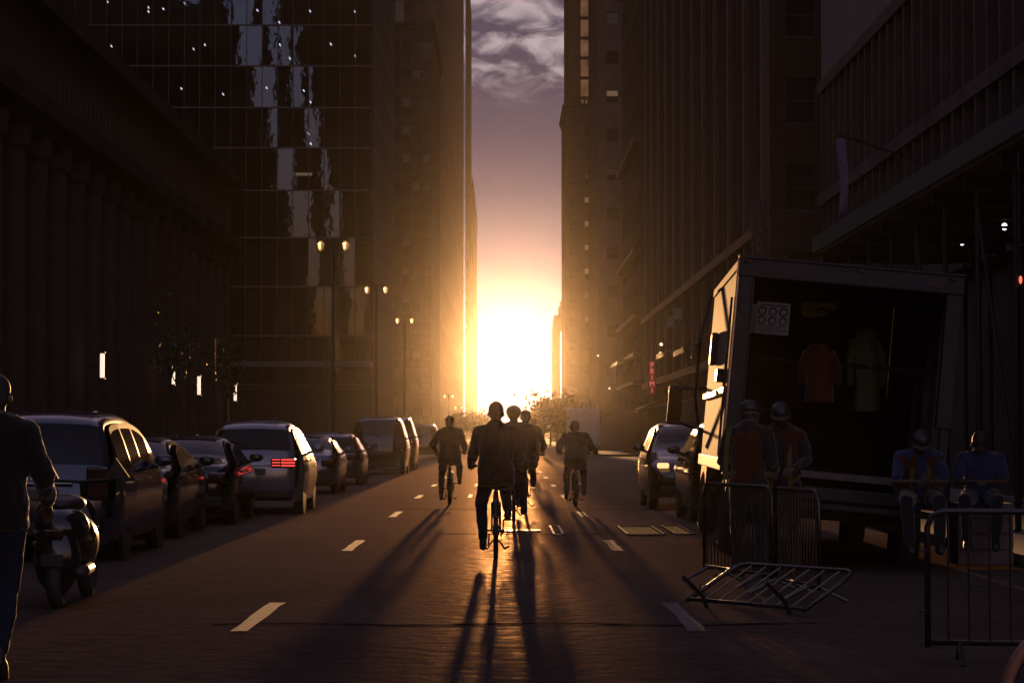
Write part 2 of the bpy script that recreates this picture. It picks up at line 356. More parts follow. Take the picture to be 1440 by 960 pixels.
def dash(x, y0, y1, w=.13):
    n = 6; vs = []; fs = []
    for i in range(n + 1):
        y = y0 + (y1 - y0) * i / n; vs += [(x - w / 2 + R.uniform(-.012, .012), y, .009), (x + w / 2 + R.uniform(-.012, .012), y, .009)]
        if i: b = 2 * i; fs.append((b - 2, b - 1, b + 1, b))
    MB().add(vs, fs).build('lane_dash', M_PAINT, road)
for i in range(15):
    y = 17.8 + i * 12.2
    dash(-1.93, y, y + 3.0); dash(1.43, y, y + 3.0)
for x in (-.75, 3.4):
    for i in range(3): dash(x, 55 + i * 12.2, 58 + i * 12.2, .08)
# tar seams and repair patches across the road
for y0, y1, x0, x1 in ((18.40, 18.5, -2.2, 2.4), (35.0, 35.12, -1.4, 4.4), (46.5, 46.65, -2, 4.4)):
    vs = []; n = 24
    for i in range(n + 1):
        x = x0 + (x1 - x0) * i / n; vs += [(x, y0 + R.uniform(-.05, .05) + .10 * math.sin(i * .6), .008), (x, y1 + R.uniform(-.05, .05) + .10 * math.sin(i * .6), .008)]
    MB().add(vs, [(2 * i, 2 * i + 2, 2 * i + 3, 2 * i + 1) for i in range(n)]).build('tar_seam', M_TAR, road)
def cover(x, y, w, l, rz=0, fm=None):
    root = tag(bpy.data.objects.new('utility_cover', None)); link(root, road); root.location = (x, y, .005); root.rotation_euler = (0, 0, rz)
    m = MB()
    m.box(-w / 2, -w / 2 + .03, -l / 2, l / 2, 0, .022).box(w / 2 - .03, w / 2, -l / 2, l / 2, 0, .022).box(-w / 2, w / 2, -l / 2, -l / 2 + .03, 0, .018).box(-w / 2, w / 2, l / 2 - .03, l / 2, 0, .018)
    m.build('cover_frame', fm or M_IRON, root)
    p = MB()
    for i in range(5): p.box(-w / 2 + .05, w / 2 - .05, -l / 2 + .06 + i * (l - .12) / 5, -l / 2 + .03 + (i + 1) * (l - .12) / 5, 0, .010)
    p.build('cover_plate', mat('cover_dim', (.055, .042, .036), 1, spec=.02), root)
cover(.80, 36.3, .16, 3.2, 0, M_EDGE); cover(2.05, 36.2, .55, 3.0); cover(2.62, 36.4, .3, 3.2)
m = MB().disc((.25, 36.2, .012), .32, .014, 'z', 28).build('manhole_cover', M_IRON, road)

# ------------------------------------------------------------------ haze
hz = bpy.data.materials.new('haze_air'); hz.use_nodes = True; t = hz.node_tree; t.nodes.remove(t.nodes['Principled BSDF'])
def air(dens, g, colr):
    v = t.nodes.new('ShaderNodeVolumePrincipled'); v.inputs['Density'].default_value = dens; v.inputs['Anisotropy'].default_value = g; v.inputs['Color'].default_value = (*colr, 1); return v.outputs[0]
ab = t.nodes.new('ShaderNodeVolumeAbsorption'); ab.inputs['Density'].default_value = 3e-4; ab.inputs['Color'].default_value = (0, 0, 0, 1)   # absorption added so the thin haze is sampled more often
s1 = t.nodes.new('ShaderNodeAddShader'); s2 = t.nodes.new('ShaderNodeAddShader')
t.links.new(air(5.8e-6, .9735, (1, .93, .62)), s1.inputs[0]); t.links.new(air(1.6e-5, .45, (.92, .84, .84)), s1.inputs[1])     # forward lobe stands in for lens glow, wide lobe added to lift the darks
t.links.new(s1.outputs[0], s2.inputs[0]); t.links.new(ab.outputs[0], s2.inputs[1]); t.links.new(s2.outputs[0], t.nodes['Material Output'].inputs['Volume'])
hb = MB().box(-501, 501, -651, 1001, -1.2, 205).build('haze', hz); hb['kind'] = 'stuff'
# ------------------------------------------------------------------ buildings
def facade(m, P, u, n, ub, zb, win, depth):
    """grid wall with recessed openings; returns the openings (centre, width, height)"""
    P = Vector(P); u = Vector(u); n = Vector(n); out = []
    def q(a, b, c, d): m.add([a, b, c, d], [(0, 1, 2, 3)])
    pt = lambda s, z, dd=0: P + u * s + Vector((0, 0, z)) - n * dd
    for i in range(len(ub) - 1):
        for j in range(len(zb) - 1):
            a, b, c, d = ub[i], ub[i + 1], zb[j], zb[j + 1]
            if win(i, j):
                for (s0, z0, s1, z1) in ((a, c, b, c), (b, c, b, d), (b, d, a, d), (a, d, a, c)): q(pt(s0, z0), pt(s1, z1), pt(s1, z1, depth), pt(s0, z0, depth))
                q(pt(a, c, depth + .02), pt(b, c, depth + .02), pt(b, d, depth + .02), pt(a, d, depth + .02))
                out.append((pt((a + b) / 2, (c + d) / 2, depth), b - a, d - c))
            else: q(pt(a, c), pt(b, c), pt(b, d), pt(a, d))
    return out
def breaks(total, n, w):
    g = (total - n * w) / n; o = [0]
    for i in range(n): o += [g / 2 + i * (w + g), g / 2 + i * (w + g) + w]
    return o + [total]
_wm = {}
def window(parent, c, w, h, ry, pane, lower=None):
    """frame with sill and meeting rail; pane a sub-part; built in the xz plane facing -y, turned by ry"""
    k = (round(w, 2), round(h, 2))
    if k not in _wm:
        f = MB(); t = .06
        f.box(-w / 2, -w / 2 + t, -.05, .012, -h / 2, h / 2).box(w / 2 - t, w / 2, -.05, .012, -h / 2, h / 2).box(-w / 2 + t, w / 2 - t, -.05, .012, h / 2 - t, h / 2).box(-w / 2 + t, w / 2 - t, -.05, .012, -.035, .035)
        f.box(-w / 2 - .05, w / 2 + .05, -.22, .012, -h / 2 - .06, -h / 2 + .04)
        p = MB().box(-w / 2 + t, w / 2 - t, -.012, .0, -h / 2 + .04, -.035).box(-w / 2 + t, w / 2 - t, -.02, -.006, .035, h / 2 - t)
        b = MB()
        for i in range(8): b.box(-w / 2 + t, w / 2 - t, -.035, -.024, .04 + i * (h / 2 - .1) / 8, .04 + (i + .8) * (h / 2 - .1) / 8)
        _wm[k] = (f.mesh('window', M_CURT), p.mesh('pane', M_GLASSY), b.mesh('blind', M_BLIND2))
    f, p, b = _wm[k]
    o = inst(f, 'window', parent, c, (0, 0, ry)); inst(p, 'pane', o, m=pane)
    if lower is not None: inst(b, 'blind', o, m=lower)
    return o
WINM = [M_GLASSY, M_GLASSY, M_GLASSY, M_GLASSY]
def block(name, label, cat, x0, x1, y0, y1, h, m, front=None, side=None, side_dir=1, cornice=True, group=None, lit=(), parapet=.6, base=0.):
    """front: (cols, rows, w, h, z0) openings on the face towards the viewer; side: the same on the street face"""
    root = thing(name, label, cat, (x0 if side_dir > 0 else x1, y0, 0), 0, group)
    ox, oy = root.location.x, root.location.y
    w = MB(); X0, X1, Y1 = x0 - ox, x1 - ox, y1 - y0
    # back, far side, top
    w.add([(X0, Y1, 0), (X1, Y1, 0), (X1, Y1, h), (X0, Y1, h)], [(0, 1, 2, 3)]); w.add([(X0, 0, h), (X1, 0, h), (X1, Y1, h), (X0, Y1, h)], [(0, 1, 2, 3)])
    sx = X1 if side_dir < 0 else X0; fx = X0 if side_dir < 0 else X1        # street face x, far face x
    w.add([(fx, 0, 0), (fx, Y1, 0), (fx, Y1, h), (fx, 0, h)], [(0, 1, 2, 3)])
    def grid(spec, total):
        c, r, ww, wh, z0 = spec; ub = breaks(total, c, ww); st = (h - 1.0 - z0) / r; zb = [0]
        for j in range(r): zb += [z0 + j * st, z0 + j * st + wh]
        return ub, zb + [h]
    if front:
        ub, zb = grid(front, X1 - X0); ops = facade(w, (X0, 0, 0), (1, 0, 0), (0, -1, 0), ub, zb, lambda i, j: i % 2 == 1 and j % 2 == 1, .22)
        for k, (c, ww, wh) in enumerate(ops):
            i, j = k // front[1], k % front[1]
            mt = M_GLASSY; bl = None
            if (i, j) in lit: bl = M_BLIND
            elif R.random() < .2: bl = M_BLIND2
            window(root, c + Vector((0, -.03, 0)), ww, wh, 0, mt, bl)
    else: w.add([(X0, 0, 0), (X1, 0, 0), (X1, 0, h), (X0, 0, h)], [(0, 1, 2, 3)])
    if side:
        ub, zb = grid(side, Y1); ops = facade(w, (sx, 0, 0), (0, 1, 0), (1, 0, 0) if side_dir < 0 else (-1, 0, 0), ub, zb, lambda i, j: i % 2 == 1 and j % 2 == 1, .25)
        for c, ww, wh in ops: window(root, c + Vector((.03 if side_dir < 0 else -.03, 0, 0)), ww, wh, rad(90) if side_dir < 0 else rad(-90), M_GLASSY)
    else: w.add([(sx, 0, 0), (sx, Y1, 0), (sx, Y1, h), (sx, 0, h)], [(0, 1, 2, 3)])
    w.build('wall', m, root)
    e = .35
    if cornice:
        c = MB(); c.box(X0 - e, X1 + e, -e, Y1 + e, h - .1, h + .35).box(X0 - e * .5, X1 + e * .5, -e * .5, Y1 + e * .5, h - .55, h - .103); c.build('cornice', m, root)
    return root

# --- left 1: low colonnaded block beside the camera
rt = thing('colonnaded_building', 'low dark stone building with tall columns and a finned attic along the left pavement', 'building', (WALL_L, -20, 0))
w = MB(); w.box(-32, -.9, 0, 112, 0, 8.2).box(-32, -.35, 0, 112, 8.203, 8.9).box(-32, -1.0, 0, 112, 8.903, 10.9)
w.build('wall', M_STONE, rt)
MB().box(-32, .15, -.1, 112.1, 8.35, 8.75).box(-32, -.1, -.05, 112.05, 8.05, 8.347).build('entablature', M_STONE_D, rt)
MB().box(-32, .1, -.1, 112.1, 10.75, 11.1).box(-32, -.2, -.05, 112.05, 11.103, 11.5).build('cornice', M_STONE_D, rt)
colm = MB().tube([(0, 0, .0), (0, 0, .35), (0, 0, .4), (0, 0, 7.5), (0, 0, 7.6), (0, 0, 8.04)], [.42, .42, .33, .28, .38, .40], 16).mesh('column', M_STONE, False)
finm = MB().box(-.35, 0, -.07, .07, 8.9, 10.75).mesh('fin', M_STONE)
y = 62.0; k = 0
for i in range(30): inst(colm, 'column', rt, (-.45, 40 + i * 2.42, 0))
for i in range(100): inst(finm, 'fin', rt, (-.3, 52 + i * .60, 0))
shop = MB().box(-.88, -.86, 2.0, 110, .5, 3.6).box(-.88, -.86, 2.0, 110, 4.0, 7.4).build('shop_window', M_GLASSY, rt)
for i in range(30): MB().box(-.85, -.78, 41.2 + i * 2.42 - .05, 41.2 + i * 2.42 + .05, .3, 7.8).build('mullion', M_CURT, rt)
# wall lights on its columns
wl = thing('wall_light', 'vertical tube light on the column behind the minivan roof, leftmost of the bright tubes', 'wall light', (0, 0, 0), group='tube lights along the colonnade')
MB().cbox(-.05, .05, -.05, .05, -.29, .29, .02).build('tube', M_TUBE, wl); MB().box(-.3, -.052, -.03, .03, -.05, .05).build('bracket', M_BLACK, wl)
MB().box(-.07, .07, -.07, .07, .292, .33).box(-.07, .07, -.07, .07, -.33, -.292).build('cap', M_BLACK, wl)
lbl = [None, 'vertical tube light half hidden by street tree leaves between two bright tubes', 'vertical tube light right of the first, above the third parked car', 'vertical tube light broken up by leaves, rightmost of the row']
for i, (px, py, d) in enumerate(((144, 514, 58), (243.5, 526, 70.2), (280, 542, 76.4), (331, 552, 87))):
    o = wl if i == 0 else copy_tree(wl)
    o.location = (X(px, d), d, Z(py, d))
    if lbl[i]: o['label'] = lbl[i]
tn = thing('neon_strip', 'thin reddish vertical neon strip on the colonnade past the wall lights', 'neon light', (X(303, 84), 84, Z(498, 84)))
MB().tube([(0, 0, -.55), (0, 0, .55)], .02, 8).build('tube', mat('neon_dim', (.3, .08, .04), .4, emit=(1, .3, .12), estr=.10), tn); MB().box(-.6, -.03, -.02, .02, -.03, .03).build('bracket', M_BLACK, tn)

# --- left 2: glass tower facing the viewer
GY = 230.0
gt = thing('glass_tower', 'dark glass curtain wall tower mirroring strips of blue sky', 'building', (-12.4, GY, 0))
g0 = -32.6
lev = [Z(py, GY) for py in (540, 472, 403, 334, 267, 207, 150, 91, 33, -26, -85)]
ic = MB().box(g0 - 20, -.3, 12, 46, 0, 58).build('core', M_SLAB, gt)
for i, z in enumerate(lev):
    MB().box(g0, -.1, .35, 12, z - .45, z - .05).build('floor_slab', M_SLAB, gt)
NC = 24; cw = 22 / F * GY
pmesh = {}
for r in range(len(lev) - 1):
    h = lev[r + 1] - lev[r]; kk = round(h, 2)
    pmesh[kk] = MB().box(-cw / 2 + .03, cw / 2 - .03, -.02, .0, .04, h - .04).mesh('pane', M_PANE)
    for c in range(NC):
        px = 521 - 22 * c - 11
        row = (len(lev) - 1 - 1 - r)          # 0 at the top
        th = -.00325 * (row - 2) + R.gauss(0, .0009)
        inst(pmesh[kk], 'pane', gt, (X(px, GY) + 12.4, 0, lev[r]), (R.gauss(0, .0012), 0, th))
ml = MB()
for c in range(NC + 1): ml.box(X(521 - 22 * c, GY) + 12.4 - .03, X(521 - 22 * c, GY) + 12.4 + .03, -.10, .02, lev[0], lev[-1])
ml.build('mullion', M_CURT, gt)['kind'] = 'stuff'
for z in lev: MB().box(g0 - 2, .05, -.14, -.03, z - .07, z + .07).build('transom', M_FIN, gt)
sd = MB().box(-.05, 0, .05, 46, 0, 58); sd.build('side_glass', M_GLASSY, gt)
sf = MB()
for i in range(30): sf.box(0, .12, i * 1.5 + .1, i * 1.5 + .18, 0, 58)
for z in lev: sf.box(0.001, .09, .05, 46, z - .1, z + .1)
sf.build('side_fins', mat('side_fin', (.05, .05, .055), .8), gt)['kind'] = 'stuff'
MB().box(g0, -.2, .6, 2, 0, lev[0] - .5).build('lobby_glass', M_GLASSY, gt)
MB().box(g0, 0, -3.2, .1, lev[0] + 1.6, lev[0] + 2.1).build('canopy', M_FIN, gt)
for px, py in ((148, 0), (206, 8), (206, 14), (227, 10), (257, 2), (154, 63), (270, 67), (286, 61), (253, 123), (312, 131), (360, 12), (391, 29), (434.5, 13), (498, 14), (392, 61), (464, 60), (406, 80), (498.5, 77), (426, 126), (435.5, 142), (433, 187), (436, 201), (373.5, 122)):
    d = GY + .9
    lp = tag(bpy.data.objects.new('ceiling_lamp', None)); link(lp, gt); lp.location = (X(px, d) + 12.4, .9, Z(py, d))
    q = Matrix.Rotation(rad(-28), 3, 'Y')
    MB().blob((0, 0, 0), .06, .06, .15, 8, 6, q).build('bulb', M_LAMPD, lp); MB().tube([(0, 0, .1), (0, 0, .7)], .012, 5).build('stem', M_BLACK, lp)
d = GY + 1.2
MB().box(X(415, d) + 12.4, X(438, d) + 12.4, 1.2, 1.35, Z(246, d), Z(242, d)).build('tube_lamp', M_LAMPY, gt)

# --- left 3..6 along the street
block('stone_tower', 'brown stone tower with small punched windows right of the glass tower', 'building', X(520, 300), X(607, 300), 300, 339, 52.5, M_TERRA, (6, 14, 1.05, 2.3, 2.6), None, -1, lit=())
gl = thing('setback_glass_tower', 'taller glass tower rising behind the roof of the brown stone tower', 'building', (X(607, 345) - 8, 341, 0))
MB().box(-8, 4.2, 0, 3, 0, 92).build('wall', M_GLASSY, gl)
mm = MB()
for i in range(10): mm.box(-8 + i * 1.35, -7.9 + i * 1.35, -.12, -.005, 40, 92)
for i in range(14): mm.box(-8, 4.2, -.10, -.006, 40 + i * 3.8, 40.2 + i * 3.8)
mm.build('mullion', M_CURT, gl)['kind'] = 'stuff'
block('slab_tower', 'sheer dark tower whose side wall runs along the left of the sky gap', 'building', -260, X(651, 600), 348, 598, 200, M_STONE_D, None, (26, 26, 1.2, 2.0, 4), -1, cornice=False)  # unseen width and height added to keep sun off the towers behind the viewer
gs = thing('mirror_glass_tower', 'narrow glass slab catching the pale sky as a bright vertical strip', 'building', (-9.85, 600, 0))
MB().box(-40, 0, 0, 66, 0, 121).build('wall', mat('mirror_glass', (.02, .022, .03), .04, 0, 1.0, coat=1), gs)
mm = MB()
for i in range(32): mm.box(-.002, .03, .5, 65.5, 3.7 * i + 1, 3.7 * i + 1.25)
mm.build('transom', M_CURT, gs)['kind'] = 'stuff'
MB().box(-.3, .14, 66.003, 67.5, 0, 123).box(-.3, .1, -1.2, -.003, 0, 123).build('corner_fin', M_STONE_D, gs)
block('far_slab', 'dark tower edge just left of the open sky', 'building', -50, -9.3, 668, 716, 126, M_STONE_D, None, None, -1, cornice=False)
fl = block('far_low_tower', 'lower building with a stepped top peeping past the left towers', 'building', -50, -9.0, 740, 850, Z(284, 800), M_STONE_D, None, None, -1, cornice=False)
MB().box(-2, -.1, 4, 60, Z(284, 800), Z(284, 800) + 1.5).box(-1.4, -.5, 15, 30, Z(284, 800) + 1.5, Z(284, 800) + 3.5).tube([(-1.2, 5, Z(284, 800)), (-1.2, 5, Z(284, 800) + 7)], [.3, .02], 6).build('parapet', M_STONE_D, fl)

# --- towers behind the viewer, mirrored in the glass tower
for lb, x0, x1, h in (('wide slab tower far behind the viewer, seen only mirrored in glass', -230, -118, 196), ('narrow tower far behind the viewer between two gaps of sky', -107, -101, 199), ('broad tower far behind the viewer close to the street', -93, -30, 197)):
    block('office_tower', lb, 'building', x0, x1, -630, -602, h, mat('tinted_tower_glass', (.018, .015, .017), 1, spec=.05), None, None, -1, cornice=False)

# --- right side
# near: pilastered building with glazed upper storeys
rb = thing('pilastered_building', 'long dark building with close pilasters and tall blue glazing at the upper right', 'building', (10.5, 18, 0))
RH = 32
MB().box(.35, 30, 0, 61.5, 0, RH).build('wall', M_STONE_D, rb)
for i in range(46):
    z0 = 5.6; MB().box(-.06, .345, i * 1.35, i * 1.35 + .22, z0, 12.6).build('pilaster', M_STONE_D, rb)
for z in (5.2, 8.9, 12.6, 16.2): MB().box(-.12, .342, -.05, 61.5, z, z + .38).build('string_course', M_STONE_D, rb)
MB().box(.28, .345, .1, 61.4, 5.7, 8.8).box(.28, .345, .1, 61.4, 9.4, 12.5).build('glazing', M_GLASSY, rb)
for i in range(15): MB().box(.02, .34, i * 4.1 + .02, i * 4.1 + 4.05, 12.99, 16.19).build('blank_panel', mat('zinc_panel', (.07, .06, .075), .7, .1), rb)
bk = block('brick_loft', 'brown brick loft building with ribbed piers and sash windows facing the viewer', 'building', 9.0, 30, 81, 150, 48, M_BRICK, (10, 15, 1.04, 1.55, 3.1), (34, 15, 1.0, 1.6, 3.1), 1)
prb = MB()
for i in range(35): MB().box(-.28, -.002, i * 2.02 - .18 + .3, i * 2.02 + .18 + .3, 4.6, 46).build('pier', M_LEDGE if i % 3 == 0 else M_BRICK2, bk)
for z in (4.2, 8.2, 43): MB().box(-.42, -.003, .2, 69, z, z + .35).build('string_course', M_LEDGE, bk)
block('terracotta_building', 'reddish brick building with projecting ledges beyond the loft building', 'building', 8.75, 26, 153, 176, 40, M_BRICK2, (6, 12, 1.2, 1.9, 3), (9, 12, 1.2, 1.9, 3), 1, group=None)
lb_ = [c for c in bpy.data.objects if c.get('label', '').startswith('reddish brick building')][0]
for z in (4.6, 6.4, 8.8, 13, 20, 33): MB().box(-.5, -.003, .1, 22.9, z, z + .22).build('ledge', M_LEDGE, lb_)
b3 = block('corner_building', 'tall building with a few lit windows between brick and the far tower', 'building', X(842, 215), 26, 215, 240, 60, M_STONE_D, (7, 16, 1.1, 1.15, 3), None, 1, lit=((1, 6), (1, 8), (1, 10), (0, 8)))
block('stepped_tower', 'squat stone tower with lit window rows at the right of the sky gap', 'building', X(795, 335), 24, 335, 356, Z(148, 335), M_TERRA, (7, 13, 1.25, 1.6, 3), None, 1, lit=((1, 9), (1, 8), (2, 7), (1, 7), (2, 8), (1, 6)))
t5 = block('gold_lit_tower', 'slim tower behind the squat one with a gold mirrored stripe', 'building', X(800, 372), 24, 372, 400, 104, M_TERRA, None, None, 1, cornice=False)
MB().box(X(817, 372) - X(800, 372), X(832, 372) - X(800, 372), -.25, -.01, 20, 103).build('mirrored_bay', mat('bronze_glass', (.30, .20, .11), .22, .9, nscale=.4, namt=.7, stretch=(1, 1, 1), bump=.5), t5)
for i in range(26): MB().box(X(816.5, 372) - X(800, 372), X(832.5, 372) - X(800, 372), -.32, -.26, 22 + 3.1 * i, 22.5 + 3.1 * i).build('spandrel', M_TERRA, t5)
cr5 = MB()
for i in range(9): cr5.box(.05 + i * .5, .3 + i * .5, -38, -37.6, Z(148, 335), Z(148, 335) + R.uniform(.5, 1.2))
cr5.build('roof_rail', M_TERRA, t5)
f6 = thing('far_building', 'small far building with a gap beside it at the foot of the sky', 'building', (X(777, 430), 430, 0))
MB().box(0, 1.35, 0, 8, 0, 20).add([(0, 0, 20), (2.4, 0, 20), (2.4, 0, 22.6), (.3, 0, 22.6), (0, 8, 20), (2.4, 8, 20), (2.4, 8, 22.6), (.3, 8, 22.6)], [(0, 1, 2, 3), (4, 7, 6, 5), (3, 2, 6, 7), (0, 3, 7, 4), (0, 4, 5, 1), (1, 5, 6, 2)]).build('wall', M_STONE, f6)
MB().box(1.1, 2.3, 2, 5, 22.6, 24.2).box(1.4, 2.0, 2.4, 4.6, 24.2, 25.2).build('roof_house', M_STONE, f6)
MB().box(1.353, 2.5, 1, 7, 0, 7.5).build('wing', M_STONE, f6)

# low skyline beyond the end of the street
sk = MB()
for i in range(60):
    x = -150 + i * 5 + R.uniform(-2, 2); sk.box(x, x + R.uniform(4, 8), 940 + R.uniform(0, 40), 990, 0, R.uniform(2.2, 5))
sk.build('far_shore', M_STONE_D)['kind'] = 'structure'

# --- sidewalk shed with bulbs (right)
sh = thing('sidewalk_shed', 'dark scaffold shed over the right pavement with a row of bulbs', 'scaffold', (7.0, 22, .15))
for i in range(12):
    for x in (-.1, 2.7): MB().tube([(x, i * 2.6, 0), (x, i * 2.6, 4.85)], .045, 8).disc((x, i * 2.6, .01), .12, .02, 'z', 10).build('post', M_IRON, sh)
    if i % 2 == 0 and i < 11: MB().tube([(-.1, i * 2.6, .4), (-.1, i * 2.6 + 2.6, 4.6)], .028, 6).build('brace', M_IRON, sh)
    MB().box(-.3, 3.0, i * 2.6 - .07, i * 2.6 + .07, 4.87, 5.05).build('beam', M_IRON, sh)
for k in range(4): MB().box(-.4 + k * .86, .43 + k * .86, -.2, 29, 5.055, 5.11).build('deck_board', mat('deck_timber', (.10, .075, .05), .85, nscale=3, namt=.3), sh)
for k in range(1): MB().box(-.46, -.405, -.2, 29, 5.115 + k * .34, 5.43 + k * .34).build('parapet_board', mat('green_board', (.03, .05, .04), .7), sh)
hb_ = thing('hanging_bulb', 'big white bulb hanging nearest under the scaffold at the right edge', 'lamp', (X(1415, 41), 41, Z(318, 41)), group='bulbs under the scaffold')
MB().blob((0, 0, 0), .05, .05, .06, 12, 8).build('bulb', M_LAMPW, hb_, True); MB().tube([(0, 0, .05), (0, 0, .14)], .025, 8).tube([(0, 0, .14), (.0, 0, .22)], .006, 5).build('socket', M_BLACK, hb_)
MB().blob((.012, .02, -.01), .09, .09, .04, 10, 6).build('cage', M_IRON, hb_)
bpy.data.objects.remove(children(hb_)[-1])
z41 = hb_.location.z
MB().tube([(0, 0, .22), (0, 0, 5.02 - z41)], .005, 4).build('cord', M_BLACK, hb_)
for px, py, d, lb in ((1355, 340, 46.5, 'white bulb under the scaffold right of the open truck roof corner'), (1289, 367, 51, 'half covered white bulb just above the open truck roof')):
    c = copy_tree(hb_); c.location = (X(px, d), d, Z(py, d)); c['label'] = lb
rl = thing('red_signal', 'small red lamp glowing at the right edge under the scaffold', 'lamp', (X(1437, 30), 30, Z(393, 30)))
MB().blob((0, 0, 0), .02, .02, .05, 8, 6).build('lens', M_RED, rl, True); MB().box(-.04, .04, .03, .1, -.08, .08).build('housing', M_BLACK, rl); MB().tube([(0, .06, .08), (0, .06, 1.6)], .015, 6).build('rod', M_BLACK, rl)

# hanging banner
bn = thing('hanging_banner', 'narrow pale banner hanging from a slanted pole on the pilastered building', 'banner', (X(1187, 60), 60, Z(300, 60)))
vs = []; 
for i in range(9):
    t = i / 8; xx = .05 * math.sin(t * 5); vs += [(-.11 + xx, -.05 + .04 * math.sin(t * 7), t * 1.85), (.11 + xx * .6, .05 * math.cos(t * 6), t * 1.85 + .1), ]
MB().add(vs, [(2 * i, 2 * i + 1, 2 * i + 3, 2 * i + 2) for i in range(8)]).build('cloth', mat('banner_cloth', (.20, .16, .26), .8), bn)
MB().tube([(-.15, 0, 2.0), (2.2, 0, 1.2)], .03, 6).build('pole', M_IRON, bn)

# --- signs
ps = thing('neon_sign', 'vertical red neon sign reading PRIMI on the right facade', 'sign', (X(917, 133), 133, Z(531, 133)))
MB().box(-.20, .20, .02, .2, -.92, .92).build('box', M_NEONDK, ps); MB().box(-.24, -.203, -.01, .22, -.95, .95).box(.203, .24, -.01, .22, -.95, .95).build('rim', M_GALV, ps)
for z_ in (.5, -.56): MB().box(.24, 1.2, .08, .14, z_, z_ + .06).build('bracket', M_BLACK, ps)
for i, ch in enumerate('PRIMI'): letter(ch, .40, M_NEON, ps, (0, 0, .70 - i * .35))
pk = thing('parking_sign', 'tall dim vertical sign reading PARK above the open truck', 'sign', (X(1069, 76), 76, Z(322, 76)))
MB().cbox(-.24, .24, .02, .2, -.95, .95, .03).build('box', mat('sign_red_dark', (.05, .025, .025), .6), pk)
for i, ch in enumerate('PARK'): letter(ch, .30, mat('sign_letter', (.16, .12, .13), .6), pk, (0, 0, .30 - i * .31), name='letter')
MB().torus((0, 0, .68), .14, .018, 'y', 20, 6).build('ring', MATS['sign_letter'], pk); letter('E', .16, MATS['sign_letter'], pk, (0, 0, .68)).rotation_euler = (rad(90), 0, 0)
for z_ in (.5, -.5): MB().box(.24, 1.8, .08, .14, z_, z_ + .06).build('bracket', M_BLACK, pk)

# awnings, ledges and small boards that catch the light along the right facades
def awning(px, py, d, w, l, tilt, label, name='awning', mt=None, rise=.5):
    a = thing(name, label, 'awning', (X(px, d), d, Z(py, d)))
    MB().add([(0, 0, 0), (w, 0, rise), (w, l, rise), (0, l, 0), (0, 0, -.03), (w, 0, rise - .03), (w, l, rise - .03), (0, l, -.03)], [(0, 1, 2, 3), (7, 6, 5, 4), (0, 4, 5, 1), (1, 5, 6, 2), (2, 6, 7, 3), (3, 7, 4, 0)]).build('canopy', mt or mat('awning_cloth', (.14, .09, .06), .5, nscale=5, namt=.2), a)
    MB().box(-.03, 0.0, 0, l, -.22, .02).build('valance', M_EDGE, a)
    MB().tube([(0, .1, -.02), (w, .1, -.5)], .02, 5).tube([(0, l - .1, -.02), (w, l - .1, -.5)], .02, 5).build('strut', M_BLACK, a)
    return a
awning(868, 508, 160, 1.4, 9, 0, 'long awning above the far shopfronts, left of the neon sign')
awning(898, 575, 142, 1.2, 7, 0, 'low awning with beaded edge left of the neon sign')
awning(933, 495, 118, 1.1, 5, 0, 'light edged awning right of the neon sign')
awning(962, 488, 104, 1.3, 6, 0, 'broad awning catching the sun beside the cab of the open truck')
awning(897, 350, 158, 1.0, 6, 0, 'high canvas blind on the reddish building')
def board(px, py, d, w, h, label, mt, cat='sign'):
    a = thing('shop_board', label, cat, (X(px, d), d, Z(py, d)))
    MB().cbox(-w / 2, w / 2, 0, .12, -h / 2, h / 2, .02).build('panel', mt, a); MB().box(w / 2, w / 2 + (9 - X(px, d) - w / 2 if X(px, d) + w / 2 < 8.9 else .3), .03, .08, -.03, .03).build('bracket', M_BLACK, a); return a
MBRD = mat('pale_board', (.30, .25, .17), .6, nscale=6, namt=.3); MDRB = mat('green_board_sign', (.05, .09, .03), .6)
board(953, 441, 110, .42, .5, 'small pale square board projecting high left of the truck', MBRD); board(944, 452, 113, .35, .5, 'second pale square board stepping down from its neighbour', MBRD)
board(862, 527, 178, .5, 1.3, 'bright panel at the foot of the corner building', MBRD); board(864, 562, 150, .45, 1.0, 'dim green sign panel low on the right facades', MDRB)
for i, (px, py, d) in enumerate(((929, 497, 124), (930, 484, 124), (943, 550, 96), (857, 546, 190), (841, 500, 190))):
    a = thing('bulkhead_lamp', ['small warm lamp just right of the neon sign', 'small warm lamp above its twin beside the neon sign', 'tiny warm lamp low between neon sign and truck', 'tiny warm lamp above the white van', 'curled bracket lamp high above the white van'][i], 'lamp', (X(px, d), d, Z(py, d)), group='small lamps along the right facades')
    MB().blob((0, 0, 0), .09, .09, .09, 8, 6).build('globe', mat('warm_globe', (.8, .7, .5), .3, emit=(1, .68, .36), estr=1.6), a, True); MB().tube([(0, .05, 0), (1.0, .05, .2)], .02, 5).build('bracket', M_BLACK, a)
